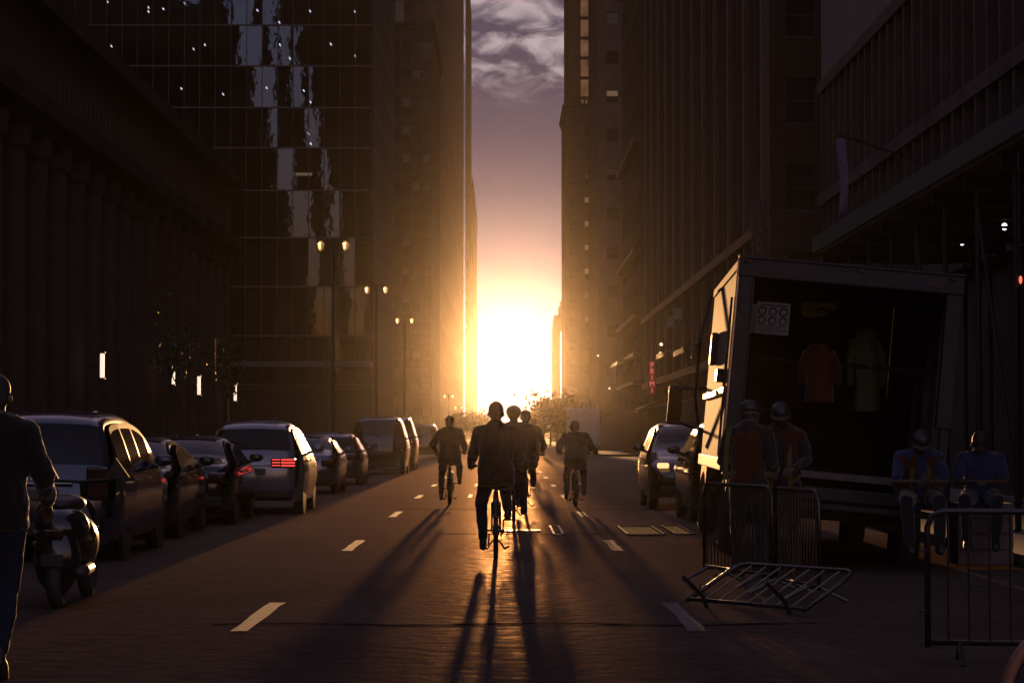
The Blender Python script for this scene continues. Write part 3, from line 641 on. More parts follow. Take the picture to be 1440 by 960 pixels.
# --- street lamps
LANT = mat('lantern_glass', (.9, .82, .7), .3); LANT.node_tree.nodes['Principled BSDF'].inputs['Transmission Weight'].default_value = .9; LANT.node_tree.nodes['Principled BSDF'].inputs['IOR'].default_value = 1.12
def street_lamp(x, y, h, label, twin=True, s=1.):
    a = thing('street_lamp', label, 'street lamp', (x, y, .14), 0, 'street lamps on the left pavement')
    MB().tube([(0, 0, 0), (0, 0, .5), (0, 0, .9), (0, 0, h * .5), (0, 0, h)], [.17, .17, .11, .09, .06], 10).build('pole', M_IRON, a, True)
    for sx in (-1, 1):
        MB().tube([(0, 0, h - .5), (sx * .18, 0, h - .1), (sx * .38, 0, h + .05), (sx * .5, 0, h - .1)], .025, 6).build('arm', M_IRON, a)
        ln = MB().tube([(sx * .5, 0, h - .10), (sx * .5, 0, h - .2), (sx * .5, 0, h - .42), (sx * .5, 0, h - .5)], [.04, .14, .10, .03], 8).build('lantern', LANT, a)
        MB().tube([(sx * .5, 0, h - .06), (sx * .5, 0, h + .04)], [.1, .02], 8).build('finial', M_IRON, ln)
    return a
for i, (px, py, d, lb) in enumerate(((468, 342, 97, 'tall twin lantern street lamp nearest the viewer on the left pavement'), (529, 405, 130, 'second twin lantern street lamp on the left, before the brown tower'), (569, 449, 167.5, 'third twin lantern street lamp on the left, nearest the sun glow'),
                                     (631, 556, 300, 'short far twin lamp above the left cyclist'), (645, 572, 372, 'farthest short twin lamp beside the sky gap'))):
    street_lamp(X(px, d), d, Z(py, d) + .2 - .14, lb)

# --- traffic signal arm in the distance
ts = thing('traffic_signal', 'distant signal mast arm reaching over the roadway before the trees', 'traffic signal', (X(784, 190), 190, .0))
MB().tube([(0, 0, 0), (0, 0, 4.2)], .09, 8).build('pole', M_IRON, ts); MB().tube([(0, 0, 2.85), (-2.1, 0, 2.95)], .05, 6).build('mast_arm', M_IRON, ts)
MB().box(-2.2, -1.98, -.1, .1, 2.55, 3.05).build('signal_head', M_BLACK, ts)

# --- trees
def leaf_crown(n, c, rx, ry, rz, s, seed):
    r = random.Random(seed); m = MB(); cl = []
    for i in range(int(9 + n / 260)):
        a, b, q = r.uniform(0, 6.28), math.acos(r.uniform(-1, 1)), r.uniform(.35, .95)
        cl.append((Vector((rx * math.sin(b) * math.cos(a), ry * math.sin(b) * math.sin(a), rz * math.cos(b))) * q, r.uniform(.22, .42)))
    for i in range(n):
        cc, q = r.choice(cl); p = Vector((r.gauss(0, 1) * rx, r.gauss(0, 1) * ry, r.gauss(0, 1) * rz)) * q * .7 + cc + Vector(c)
        u = Vector((r.gauss(0, 1), r.gauss(0, 1), r.gauss(0, 1))).normalized(); v = u.cross(Vector((r.gauss(0, 1), r.gauss(0, 1), r.gauss(0, 1)))).normalized(); l = s * r.uniform(.6, 1.3)
        m.add([p - u * l, p + v * l * .45, p + u * l, p - v * l * .45], [(0, 1, 2, 3)])
    return m, cl
def tree(x, y, h, rx, rz, n, s, label, group, seed, trunk=.13, cz=None, name='street_tree'):
    a = thing(name, label, 'tree', (x, y, .1), R.uniform(0, 6), group); c = (0, 0, cz or (h - rz)); r = random.Random(seed)
    m, cl = leaf_crown(n, c, rx, rx, rz, s, seed); m.build('crown', M_LEAF, a)
    MB().tube([(0, 0, 0), (.05, 0, c[2] * .4), (0, .06, c[2] * .8), (.03, 0, c[2] + rz * .4)], [trunk, trunk * .8, trunk * .65, trunk * .25], 8).build('trunk', M_BARK, a)
    for k, _ in cl[:6]: MB().tube([(0, .03, c[2] * .75), Vector(c) + k * .5 + Vector((0, 0, -.1)), Vector(c) + k], [trunk * .4, trunk * .22, trunk * .06], 5).build('limb', M_BARK, a)
    return a
G = 'street trees at the far end'
for i, (px, d, h, rx, n, s, lb) in enumerate(((764, 150, 3.7, 1.5, 700, .15, 'spindly tree leaning into the sky gap from the right'), (784, 165, 3.9, 1.6, 1100, .15, 'dense street tree left of the white van'), (800, 200, 5.0, 1.9, 1200, .18, 'taller tree behind the white van'),
                                           (825, 185, 4.3, 1.6, 900, .16, 'tree beyond the white van on its right side'), (755, 320, 4.0, 2.0, 1500, .22, 'small far tree right of the sunlit road'), (774, 260, 5.2, 2.2, 2200, .2, 'round tree at the end of the right pavement'),
                                           (684, 300, 3.6, 1.7, 1500, .2, 'loose tree between the left cyclist and the nearest cyclist'), (668, 340, 4.9, 2.0, 2200, .22, 'tree at the foot of the left towers'), (652, 240, 3.5, 1.5, 1800, .17, 'low tree behind the left cyclist'),
                                           (640, 200, 2.9, 1.2, 1500, .15, 'small tree beside the left cyclist'))):
    tree(X(px, d), d, h, rx, h * .34, int(n * .6), s * 1.1, lb, G, 50 + i)
tree(X(236, 52), 52, 4.1, .6, .9, 420, .07, 'slender young tree whose leaves cover part of a tube light', 'young trees by the colonnade', 80, .05)
tree(X(322, 66), 66, 4.0, .6, .9, 420, .07, 'second young tree before the last tube light', 'young trees by the colonnade', 81, .05)
# ------------------------------------------------------------------ vehicles
def lerp(tab, x):
    if x <= tab[0][0]: return tab[0][1]
    for (a, b), (c, d) in zip(tab, tab[1:]):
        if x <= c:
            t = (x - a) / (c - a) if c > a else 0; return b + (d - b) * t
    return tab[-1][1]
def smooth_profile(pts, k=3):
    """Chaikin-smoothed polyline of (y, z)"""
    for _ in range(k):
        o = [pts[0]]
        for a, b in zip(pts, pts[1:]): o += [(a[0] * .75 + b[0] * .25, a[1] * .75 + b[1] * .25), (a[0] * .25 + b[0] * .75, a[1] * .25 + b[1] * .75)]
        pts = o + [pts[-1]]
    return pts
TYPES = {
 # profile from the rear bumper over the roof to the front bumper; belt line height; half widths by height; rear glass z range; windscreen y range
 'minivan': dict(L=5.0, p=[(.05, .32), (0, .55), (.02, .80), (.10, 1.05), (.28, 1.45), (.42, 1.64), (.9, 1.72), (2.2, 1.74), (3.0, 1.66), (3.4, 1.48), (3.95, 1.08), (4.5, .98), (4.92, .80), (5.0, .5), (4.95, .3)], belt=1.02, w=[(.25, .88), (.5, .96), (.8, .97), (1.02, .93), (1.4, .80), (1.74, .66)], rg=(1.10, 1.58), ws=(3.1, 3.85), sw=[(.42, 1.25), (1.33, 2.2), (2.28, 3.15)], wheels=(.95, 4.0), wr=.33),
 'sedan': dict(L=4.6, p=[(.06, .34), (0, .55), (.04, .82), (.16, .99), (.75, 1.05), (1.15, 1.26), (1.5, 1.40), (2.2, 1.45), (2.8, 1.36), (3.3, 1.04), (3.9, .93), (4.45, .78), (4.6, .5), (4.52, .3)], belt=.95, w=[(.25, .84), (.5, .91), (.75, .92), (.95, .87), (1.2, .72), (1.45, .58)], rg=(1.09, 1.37), ws=(2.72, 3.22), sw=[(1.15, 1.95), (2.03, 2.85)], wheels=(.95, 3.7), wr=.32),
 'suv': dict(L=4.65, p=[(.06, .38), (0, .60), (.02, .90), (.10, 1.12), (.38, 1.42), (.48, 1.62), (.95, 1.70), (2.0, 1.72), (2.7, 1.62), (3.25, 1.22), (3.5, 1.10), (4.2, 1.02), (4.6, .80), (4.65, .5), (4.58, .34)], belt=1.08, w=[(.3, .88), (.55, .95), (.85, .95), (1.08, .89), (1.4, .75), (1.72, .62)], rg=(1.17, 1.55), ws=(2.62, 3.2), sw=[(.5, 1.05), (1.13, 1.95), (2.03, 2.8)], wheels=(.9, 3.75), wr=.36),
 'big': dict(L=5.5, p=[(.05, .42), (0, .65), (.01, 1.0), (.06, 1.3), (.18, 1.75), (.3, 1.98), (.8, 2.08), (2.8, 2.12), (3.5, 2.02), (4.05, 1.45), (4.3, 1.25), (5.1, 1.16), (5.46, .95), (5.5, .55), (5.42, .38)], belt=1.25, w=[(.3, .94), (.6, 1.02), (1.0, 1.03), (1.25, .98), (1.7, .86), (2.12, .72)], rg=(1.34, 1.86), ws=(3.5, 4.0), sw=[(.35, 1.4), (1.5, 2.4), (2.5, 3.4)], wheels=(1.1, 4.4), wr=.38),
}
def car(kind, label, x, y, pm, rz=0, facing=1, lit=False, hs=1., cat='car', name='parked_car', group='vehicles parked along the kerb', roof_extra=None):
    T = TYPES[kind]; a = thing(name, label, cat, (x, y, .004), rz + (math.pi if facing < 0 else 0), group)
    prof = smooth_profile(T['p'], 2); Ln = T['L']; belt = T['belt'] * hs; S = lambda z: z * hs
    def taper(yy): 
        t = min(yy, Ln - yy); return 1 - .16 * max(0, 1 - t / .5) ** 2.2 - (.05 * max(0, 1 - (Ln - yy) / 1.3) if yy > Ln / 2 else .03 * max(0, 1 - yy / 1.3))
    Wd = lambda z, yy: lerp(T['w'], z / hs) * taper(yy)
    # shell: profile swept across, with rounded shoulders
    ns = 14; sv = []; grid = []
    us = [-1, -.985, -.95, -.9, -.8, -.55, -.25, 0, .25, .55, .8, .9, .95, .985, 1]
    for i, (py_, pz) in enumerate(prof):
        q0, q1 = prof[max(i - 1, 0)], prof[min(i + 1, len(prof) - 1)]
        tx, tz = q1[0] - q0[0], q1[1] - q0[1]; l = math.hypot(tx, tz) or 1; ny, nz = -tz / l, tx / l
        row = []; ww = Wd(S(pz), py_)
        for u in us:
            dr = .10 * (1 - math.sqrt(max(0, 1 - (max(0, abs(u) - .78) / .22) ** 2))) + .05 * u * u
            row.append((u * ww, py_ - ny * dr, S(pz) - nz * dr))
        grid.append(row)
    body = MB(); rear = MB(); wind = MB(); 
    def patch(m, rows, c0, c1, sink=.0):
        vs = [rows[i][j] for i in range(len(rows)) for j in range(c0, c1 + 1)]; k = c1 - c0 + 1
        m.add(vs, [(i * k + j, i * k + j + 1, (i + 1) * k + j + 1, (i + 1) * k + j) for i in range(len(rows) - 1) for j in range(c1 - c0)])
    for i in range(len(prof) - 1):
        zc, yc = (prof[i][1] + prof[i + 1][1]) / 2, (prof[i][0] + prof[i + 1][0]) / 2
        isr = yc < Ln * .35 and T['rg'][0] < zc < T['rg'][1]; isw = yc > Ln * .5 and T['ws'][0] < yc < T['ws'][1]
        if isr or isw:
            patch(body, grid[i:i + 2], 0, 3); patch(body, grid[i:i + 2], 11, 14)
            patch(rear if isr else wind, grid[i:i + 2], 3, 11)
        else: patch(body, grid[i:i + 2], 0, 14)
    # sides
    top = [(g[0][1], g[0][2]) for g in grid]
    ys = [.02 + (Ln - .04) * i / 64 for i in range(65)]
    def ztop(yy):
        best = None
        for (a1, b1), (a2, b2) in zip(top, top[1:]):
            if min(a1, a2) - 1e-6 <= yy <= max(a1, a2) + 1e-6 and abs(a2 - a1) > 1e-9:
                z = b1 + (b2 - b1) * (yy - a1) / (a2 - a1); best = z if best is None else max(best, z)
        return best if best is not None else S(.5)
    for sd in (-1, 1):
        lo = []; up = []
        for yy in ys:
            zt = ztop(yy); zs = S(.24); zb = min(zt, belt)
            lo.append([(sd * Wd(zs + (zb - zs) * t, yy), yy, zs + (zb - zs) * t) for t in (0, .2, .4, .6, .75, .85, .93, 1)])
            up.append([(sd * Wd(zb + (zt - zb) * t, yy), yy, zb + (zt - zb) * t) for t in (0, .06, .3, .6, .88, 1)])
        patch(body, lo, 0, 7)
        wins = [MB() for _ in T['sw']]
        for i in range(len(ys) - 1):
            ym = (ys[i] + ys[i + 1]) / 2; hgt = ztop(ym) - belt
            k = next((j for j, (a0, b0) in enumerate(T['sw']) if a0 < ym < b0), None)
            if k is not None and hgt > .16 * hs:
                patch(body, up[i:i + 2], 0, 1); patch(body, up[i:i + 2], 4, 5); patch(wins[k], up[i:i + 2], 1, 4)
            else: patch(body, up[i:i + 2], 0, 5)
        for wn in wins:
            if wn.f: wn.build('side_window', M_CARGLASS, a, True)
        r = MB()            # door handles and mirror
        for (a0, b0) in T['sw'][-2:]: 
            yh = a0 + .12; MB().cbox(*sorted((sd * (Wd(belt - .1, yh) - .005), sd * (Wd(belt - .1, yh) + .03))), yh, yh + .2, belt - .13, belt - .095, .008).build('door_handle', pm, a)
        ymr = T['sw'][-1][1] - .05; wx = Wd(belt, ymr)
        MB().blob((sd * (wx + .13), ymr, belt + .10), .12, .06, .075, 10, 8).tube([(sd * (wx - .03), ymr, belt + .02), (sd * (wx + .1), ymr, belt + .06)], .03, 6).build('wing_mirror', pm, a, True)
        # wheels
        for wy in T['wheels']:
            wr = T['wr']; hw = Wd(wr, wy)
            MB().disc((sd * (hw - .02), wy, wr + .02), wr + .07, .06, 'x', 28).build('wheel_arch', M_TRIM, a)
            ty = MB().torus((sd * (hw - .085), wy, wr), wr - .095, .095, 'x', 28, 10).build('wheel', M_RUBBER, a, True)
            rm = MB().torus((sd * (hw - .03), wy, wr), wr - .15, .02, 'x', 24, 6).disc((sd * (hw - .06), wy, wr), .06, .06, 'x', 12)
            for q in range(6):
                an = q * math.pi / 3; rm.tube([(sd * (hw - .045), wy, wr), (sd * (hw - .035), wy + (wr - .15) * math.cos(an), wr + (wr - .15) * math.sin(an))], .022, 5)
            rm.build('rim', M_RIM, ty)
    # underside
    body.add([(-Wd(S(.25), .3) + .02, .15, S(.25)), (Wd(S(.25), .3) - .02, .15, S(.25)), (Wd(S(.25), .3) - .02, Ln - .15, S(.25)), (-Wd(S(.25), .3) + .02, Ln - .15, S(.25))], [(0, 1, 2, 3)])
    b = body.build('body', pm, a, True)
    bm = bmesh.new(); bm.from_mesh(b.data); bmesh.ops.remove_doubles(bm, verts=bm.verts, dist=.0015); bmesh.ops.recalc_face_normals(bm, faces=bm.faces); bm.to_mesh(b.data); bm.free(); shade_auto(b, 40)
    if rear.f: rear.build('rear_window', M_CARGLASS, a, True)
    if wind.f: wind.build('windscreen', M_CARGLASS, a, True)
    # rear lights, plate, bumper
    zt = T['rg'][0] * hs - (.24 if kind != 'sedan' else .34)
    for sd in (-1, 1):
        t = MB(); x1 = Wd(zt, .12) * .985; x0 = x1 - (.46 if lit else .3)
        if kind in ('minivan', 'big') and not lit: t.cbox(*sorted((sd * (x1 - .26), sd * (x1 - .02))), -.03 + .02, .10, zt - .15, zt + .22, .025)
        else: t.cbox(*sorted((sd * x0, sd * (x1 - .02))), -.025, .10, zt - .08, zt + .09, .03)
        lamp = t.build('tail_light', M_TAIL, a)
        if lit:
            for k in range(3):
                for (u0, u1) in ((.05, .37), (.41, .95)):
                    MB().cbox(*sorted((sd * (x0 + (x1 - x0) * u0), sd * (x0 + (x1 - x0) * u1))), -.036, -.024, zt - .062 + k * .052 + (.008 if u0 < .2 else 0), zt - .032 + k * .052 + (-.002 if u0 < .2 else 0), .005).build('light_bar', M_TAILLIT, lamp)
        MB().cbox(*sorted((sd * .54, sd * .76)), Ln - .20, Ln - .02, S(.80), S(.90), .03).build('headlight', M_HEADLIT if (facing < 0 and sd > 0) else M_HEADL, a)
        MB().cbox(*sorted((sd * .55, sd * .68)), .02, .045, S(.42), S(.45), .008).build('reflector', M_REFL, a)
    MB().cbox(-.26, .26, -.035, .01, S(.72), S(.83), .006).build('licence_plate', M_PLATE, a)
    MB().cbox(-.38, .38, Ln - .06, Ln + .01, S(.62), S(.80), .02).build('grille', M_TRIM, a); MB().cbox(-.7, .7, Ln - .12, Ln + .02, S(.32), S(.46), .03).build('front_bumper', M_TRIM, a)
    MB().cbox(-.72, .72, -.03, .12, S(.30), S(.46), .03).build('rear_bumper', M_TRIM, a)
    zr = T['rg'][0] * hs; zq = T['rg'][1] * hs
    MB().torus((0, -.012 + (.06 if kind != 'sedan' else .03), S(.97)), .045, .007, 'y', 18, 5).build('badge', M_CHROME, a)
    if kind != 'sedan':
        py0 = lerp([(z_, y_) for y_, z_ in prof if y_ < 1.0], T['rg'][0] + .03); py1 = lerp([(z_, y_) for y_, z_ in prof if y_ < 1.0], T['rg'][0] + .2)
        MB().tube([(0, py0 - .02, zr + .02), (-.38, py1 - .03, zr + .17)], .009, 5).disc((0, py0 - .02, zr + .01), .025, .04, 'y', 10).build('wiper', M_TRIM, a)
        for sx in (-1, 1): MB().tube([(sx * .70, lerp([(z_, y_) for y_, z_ in prof if y_ < 1.0], q_) - .003, S(q_)) for q_ in (.62, .75, .9, 1.02)], .004, 4).build('tailgate_seam', M_TRIM, a)
    MB().cbox(-.42, .42, -.012 + .01, .06, S(.88), S(.905), .008).build('trim_strip', M_CHROME, a)
    MB().tube([(0, prof[len(prof) // 3][0], S(T['p'][6][1]) - .02), (0, prof[len(prof) // 3][0] - .06, S(T['p'][6][1]) + .11)], .008, 5).build('aerial', M_TRIM, a)
    if roof_extra:
        for sd in (-1, 1): MB().tube([(sd * .55 * 1.0, .7, S(T['p'][7][1]) - .03), (sd * .55, .9, S(T['p'][7][1]) + .04), (sd * .55, 2.6, S(T['p'][7][1]) + .03), (sd * .55, 2.8, S(T['p'][7][1]) - .04)], .016, 6).build('roof_rail', M_TRIM, a)
    return a
P_BLUE = paint('slate_blue_paint', (.055, .065, .10)); P_BLK = paint('black_paint', (.01, .010, .012), .2); P_DGR = paint('dark_grey_paint', (.03, .03, .034)); P_SIL = paint('silver_paint', (.20, .20, .24), .6); P_PEARL = paint('pearl_paint', (.30, .30, .34), .4); P_DKR = paint('dark_brown_paint', (.03, .02, .016))
car('minivan', 'dark slate blue minivan nearest on the left, behind the walking pedestrian', -5.22, 27.0, P_BLUE, rad(1.0))
car('sedan', 'dark saloon directly beyond the minivan', -5.35, 33.0, P_DGR, rad(.6))
car('sedan', 'black saloon third in the kerb row with its wing mirror standing out', -5.15, 38.2, P_BLK, rad(.5))
car('suv', 'silver crossover with a glowing striped red tail light', -4.50, 43.3, P_PEARL, rad(.8), lit=True)
car('sedan', 'grey saloon just right of the silver crossover', -4.85, 58, P_SIL, rad(.4))
car('suv', 'small grey hatchback between the saloon and the tall black wagon', -4.9, 68, P_SIL, rad(.3), hs=.88)
car('big', 'tall black wagon with its roof edge blazing in the sun', -4.46, 86, P_BLK, rad(.3))
car('big', 'second tall black wagon peeking out beyond the first', -4.50, 96.5, P_BLK, rad(.2), hs=1.03)
car('big', 'dark van farthest along the kerb, left of the left cyclist', -4.60, 137, P_DKR, rad(.2), hs=.97)
car('suv', 'black car facing the viewer on the right kerb with a glowing headlight', 3.72, 50.4, P_BLK, rad(-.4), facing=-1, group='vehicles parked along the kerb')
car('suv', 'black car squeezed beside the open truck cab', 3.95, 38.9, P_BLK, rad(-.2), group='vehicles parked along the kerb')

# white box van far right
bv = thing('box_van', 'white box van on the right beyond the right cyclist', 'van', (X(821, 150), 150, 0))
MB().cbox(-1.0, 1.0, 0, 3.6, .75, 3.05, .05).build('cargo_box', M_WHITEVAN, bv)
MB().cbox(-.95, .95, 3.62, 5.2, .5, 2.0, .12).build('cab', M_WHITEVAN, bv)
for sx in (-1, 1): MB().box(*sorted((sx * .01, sx * .93)), -.03, -.003, .85, 2.95).build('door', M_WHITEVAN, bv)
MB().box(-.9, .9, -.12, .02, .5, .7).build('bumper', M_TRIM, bv)
for sx in (-1, 1):
    MB().box(*sorted((sx * .72, sx * .9)), -.13, -.121, .52, .68).build('tail_light', M_TAIL, bv)
    for yy in (.9, 4.3): MB().torus((sx * .8, yy, .38), .27, .11, 'x', 20, 8).disc((sx * .8, yy, .38), .24, .1, 'x', 16).build('wheel', M_RUBBER, bv)

# --- open box truck, rolled towards the kerb
TW, TL = 2.38, 5.7
tk = thing('box_truck', 'open backed box truck leaning towards the kerb with its left side in the sun', 'truck', (2.26, 26.0, 0))
tk.rotation_euler = (0, rad(5.2), rad(-2.3))
T0, T1 = 1.12, 3.35
# local frame: x to the right from the rear left corner
sd = MB()
for i in range(12): MB().box(0, .03, .08 + i * .468, .08 + (i + 1) * .468 - .012, 1.98, T1 - .10).build('side_panel', M_ALU, tk)
for i in range(12): MB().box(0.004, .034, .08 + i * .468, .08 + (i + 1) * .468 - .008, T0 + .08, 1.90).build('side_panel', M_ALU, tk)
MB().cbox(-.035, .05, .0, TL, 1.90, 1.98, .01).build('rub_rail', M_EDGE, tk)
MB().cbox(-.03, .05, 0.001, TL, T0 - .06, T0 + .08, .012).build('bottom_rail', M_ALUF, tk)
MB().cbox(-.02, .05, 0.002, TL, T1 - .10, T1, .012).build('top_rail', M_ALU, tk)
rv = MB()
for i in range(22): rv.blob((-.004, .05, T0 + .15 + i * .098), .008, .012, .012, 6, 4)
rv.build('rivets', M_ALU, tk)['kind'] = 'stuff'
ep = MB().cbox(-.028, .05, -.02, .06, T0, T1, .008); ep.build('edge_strip', M_EDGE, tk)
MB().box(TW - .04, TW, .08, TL, T0, T1).build('far_side_wall', M_PLY, tk)
MB().box(.035, TW - .041, .1, TL, T1 - .03, T1 - .003).build('roof_sheet', M_ALUF, tk)
MB().box(.035, TW - .041, .08, TL, T0 - .05, T0 + .02).build('load_floor', M_PLY, tk)
MB().box(.035, TW - .041, TL - .03, TL, T0 - .05, T1 - .002).build('bulkhead', M_PLY, tk)
MB().cbox(.0, .15, -.05, .10, T0 - .1, T1 - .001, .012).cbox(.151, .17, -.045, .08, T0 - .1, T1 - .2, .004).build('rear_post', M_ALUF, tk)
MB().cbox(TW - .15, TW + .02, -.05, .10, T0 + .6, T1 - .002, .012).build('rear_post', M_ALUF, tk)
MB().cbox(TW - .10, TW + .0, -.03, .10, T0 - .1, T0 + .6, .012).build('rear_post', M_ALUF, tk)
MB().cbox(-.01, TW + .03, -.07, .12, T1 - .19, T1 + .01, .015).build('header', M_ALUF, tk)
MB().box(-.02, TW + .04, -.085, .10, T1 + .012, T1 + .035).build('drip_rail', M_ALUF, tk)
for x0, x1 in ((.26, .50), (TW - .38, TW - .20)): MB().box(x0, x1, -.078, -.071, T1 - .13, T1 - .05).build('marker_plate', M_TRIM, tk)
for xx in (.08, 1.12, 1.30, TW - .1): MB().blob((xx, -.075, T1 - .03), .05, .015, .015, 8, 5).build('marker_lamp', M_TAIL, tk)
MB().cbox(.05, TW - .05, -.10, .06, T0 - .28, T0 - .14, .015).build('tail_sill', M_ALUF, tk)
MB().cbox(.1, TW - .1, -.75, -.12, T0 - .36, T0 - .30, .01).build('tail_lift', M_IRON, tk)
MB().cbox(.35, .55, 0, 5.5, .55, T0 - .06, .01).cbox(TW - .55, TW - .35, 0, 5.5, .55, T0 - .06, .01).build('chassis_rail', M_IRON, tk)
for k in range(3):
    MB().box(.55, TW - .55, .6 + k * 1.7, .7 + k * 1.7, .62, T0 - .07).build('cross_member', M_IRON, tk)
for yy in (1.3, 6.8):
    for xx in (.22, TW - .22):
        w_ = MB().torus((xx, yy, .48 + (.10 if xx < 1 else -.02)), .34, .14, 'x', 28, 8).build('wheel', M_RUBBER, tk, True); MB().disc((xx, yy, .48), .24, .12, 'x', 16).build('rim', M_RIM, w_)
MB().cbox(.1, TW - .1, TL + .15, TL + 2.0, .7, 2.3, .12).build('cab', P_DGR, tk)
MB().tube([(.1, TL + 1.5, 2.1), (-.35, TL + 1.5, 2.05)], .02, 6).tube([(.1, TL + 1.5, 1.5), (-.35, TL + 1.5, 1.6)], .02, 6).build('mirror_arm', M_BLACK, tk)
MB().cbox(-.45, -.25, TL + 1.46, TL + 1.54, 1.55, 2.1, .03).build('wing_mirror', M_TRIM, tk); MB().box(-.43, -.27, TL + 1.452, TL + 1.458, 1.6, 2.05).build('mirror_glass', mat('mirror_glass_dark', (.03, .028, .02), .15, .3), tk)
# hardware on the sunlit side
MB().tube([(-.04, .35, T0 + .1), (-.04, .35, 2.95)], .014, 6).build('grab_rail', M_GALV, tk)
MB().cbox(-.08, -.001, 3.6, 3.9, 2.3, 2.7, .02).build('side_box', M_TRIM, tk)
MB().cbox(-.08, -.001, 1.5, 1.9, 2.05, 2.2, .01).build('latch', M_BLACK, tk)
MB().tube([(-.03, 5.2, 1.3), (-.16, 5.2, 1.9), (-.16, 5.2, 2.7), (-.06, 5.2, 3.3)], .02, 6).build('exhaust_stack', M_GALV, tk)
# inside: safety placard, load bar
pl = MB().box(.24, .60, .30, .315, 2.58, 2.93).build('placard', mat('placard_paper', (.20, .18, .17), .6), tk)
MB().box(.17, .238, .30, .315, 2.58, 2.90).build('placard', mat('placard_dim', (.16, .12, .08), .7), tk)
for r in range(2):
    for c in range(3): MB().torus((.30 + c * .115, .297, 2.83 - r * .10), .038, .009, 'y', 16, 5).build('pictogram', M_TRIM, pl)
for k in range(4): MB().box(.27, .57 - (k % 2) * .06, .296, .2995, 2.665 - k * .022, 2.674 - k * .022).build('text_line', M_TRIM, pl)
MB().box(.27, .57, .296, .2995, 2.885, 2.905).build('text_line', M_TRIM, pl)
MB().tube([(.06, 1.2, 2.35), (TW - .05, 1.2, 2.35)], .03, 6).build('load_bar', M_IRON, tk)
MB().tube([(.06, .9, 3.05), (TW - .05, .9, 3.05)], .02, 6).build('hanging_rail', M_IRON, tk)
for i in range(5): [MB().box(*q, .5 + i, .56 + i, T0 + .021, T1 - .05).build('wall_rib', M_PLY, tk) for q in ((.036, .12), (TW - .11, TW - .042))]
def tw(x, y, z):            # truck local to world
    return Matrix.LocRotScale(tk.location, tk.rotation_euler, None) @ Vector((x, y, z))
# things hanging inside the truck
nt_ = thing('cord_bundle', 'tangle of yellow green cord hanging under the truck roof', 'cord', tw(.95, .9, 2.98)); 
for k in range(26):
    a0 = R.uniform(0, 6.28); r0 = R.uniform(.04, .16); MB().tube([(r0 * math.cos(a0 + s_ * .6) * (1.6 - .1 * s_), .05 * math.sin(a0), .06 * math.sin(a0 + s_ * .7) - .02 * s_) for s_ in range(5)], .005, 4).build('strand', mat('lime_cord', (.22, .20, .04), .6), nt_)
MB().tube([(0, 0, -.02), (0, 0, .07)], .01, 5).build('hook', M_BLACK, nt_)
def hanging(px, d, z0, z1, w, m_, label, cat, nm, tape=None):
    a = thing(nm, label, cat, (X(px, d), d, z0)); h = z1 - z0; m = MB(); n = 16; rows = 10
    for i in range(rows + 1):
        t = i / rows; ww = w * (1.0 - .12 * math.sin(t * 3)) * (1 if t < .82 else 1 - (t - .82) * 2.6)
        for j in range(n):
            an = 2 * math.pi * j / n; m.v.append((ww / 2 * math.cos(an) * (1 + .1 * math.sin(3 * an + t * 4)), .09 * math.sin(an) * (1 + .3 * math.sin(5 * an + t * 3)), t * h))
    for i in range(rows):
        for j in range(n): m.f.append((i * n + j, i * n + (j + 1) % n, (i + 1) * n + (j + 1) % n, (i + 1) * n + j))
    m.f.append(tuple(rows * n + j for j in range(n))); m.build('cloth', m_, a, True)
    for s_ in (-1, 1): MB().tube([(s_ * w * .36, 0, h * .86), (s_ * w * .56, -.02, h * .62), (s_ * w * .60, -.05, h * .30)], [.06, .055, .045], 9).build('sleeve', m_, a, True)
    if tape:
        for tz in tape: MB().box(-w * .46, w * .46, -.13, -.118, tz * h, tz * h + .045).build('tape_band', MATS['lime_tape'], a)
    MB().tube([(0, 0, h - .02), (0, 0, h + .12), (.03, 0, h + .15)], .006, 5).build('hanger_hook', M_BLACK, a); return a
hanging(1152, 26.9, Z(565, 26.9), Z(484, 26.9), .33, C_ORANGE, 'orange safety jacket hanging inside the open truck', 'jacket', 'hanging_jacket')
hanging(1218, 27.2, Z(578, 27.2), Z(462, 27.2), .32, mat('olive_cloth', (.06, .065, .025), .8), 'olive rain jacket hanging inside the truck, right of the orange one', 'jacket', 'hanging_jacket')

# ------------------------------------------------------------------ crowd barriers
def barrier(L_, H, label, loc, rot, nb=14, g='crowd barriers by the truck', feet=True):
    a = thing('crowd_barrier', label, 'barrier', loc, 0, g); a.rotation_euler = rot
    r = .1
    MB().tube([(0, 0, .12), (0, 0, H - r), (.03, 0, H - .03), (r, 0, H), (L_ - r, 0, H), (L_ - .03, 0, H - .03), (L_, 0, H - r), (L_, 0, .12)], .02, 8).build('frame', M_GALV, a, True)
    MB().tube([(0, 0, .15), (L_, 0, .15)], .018, 8).build('bottom_rail', M_GALV, a, True)
    bm_ = MB().tube([(0, 0, .15), (0, 0, H - .01)], .008, 6).mesh('bar', M_GALV)
    for i in range(nb): inst(bm_, 'bar', a, (L_ * (i + 1) / (nb + 1), 0, 0))
    if feet:
        for x in (.2, L_ - .2): MB().tube([(x, -.3, .02), (x, -.05, .14), (x, .05, .14), (x, .3, .02)], .018, 6).build('foot', M_GALV, a)
    for z in (.35, H - .25): MB().torus((-.03, 0, z), .03, .007, 'z', 10, 5).build('hook', M_GALV, a)
    return a
barrier(1.75, .96, 'upright crowd barrier in front of the vest worker', (2.0, 24.0, 0), (0, 0, math.atan2(-1.7, .48)), 18)
barrier(1.5, .96, 'upright crowd barrier nearer the viewer, at an angle to the first', (2.49, 22.1, 0), (0, 0, math.atan2(-1.5, .2)), 14)
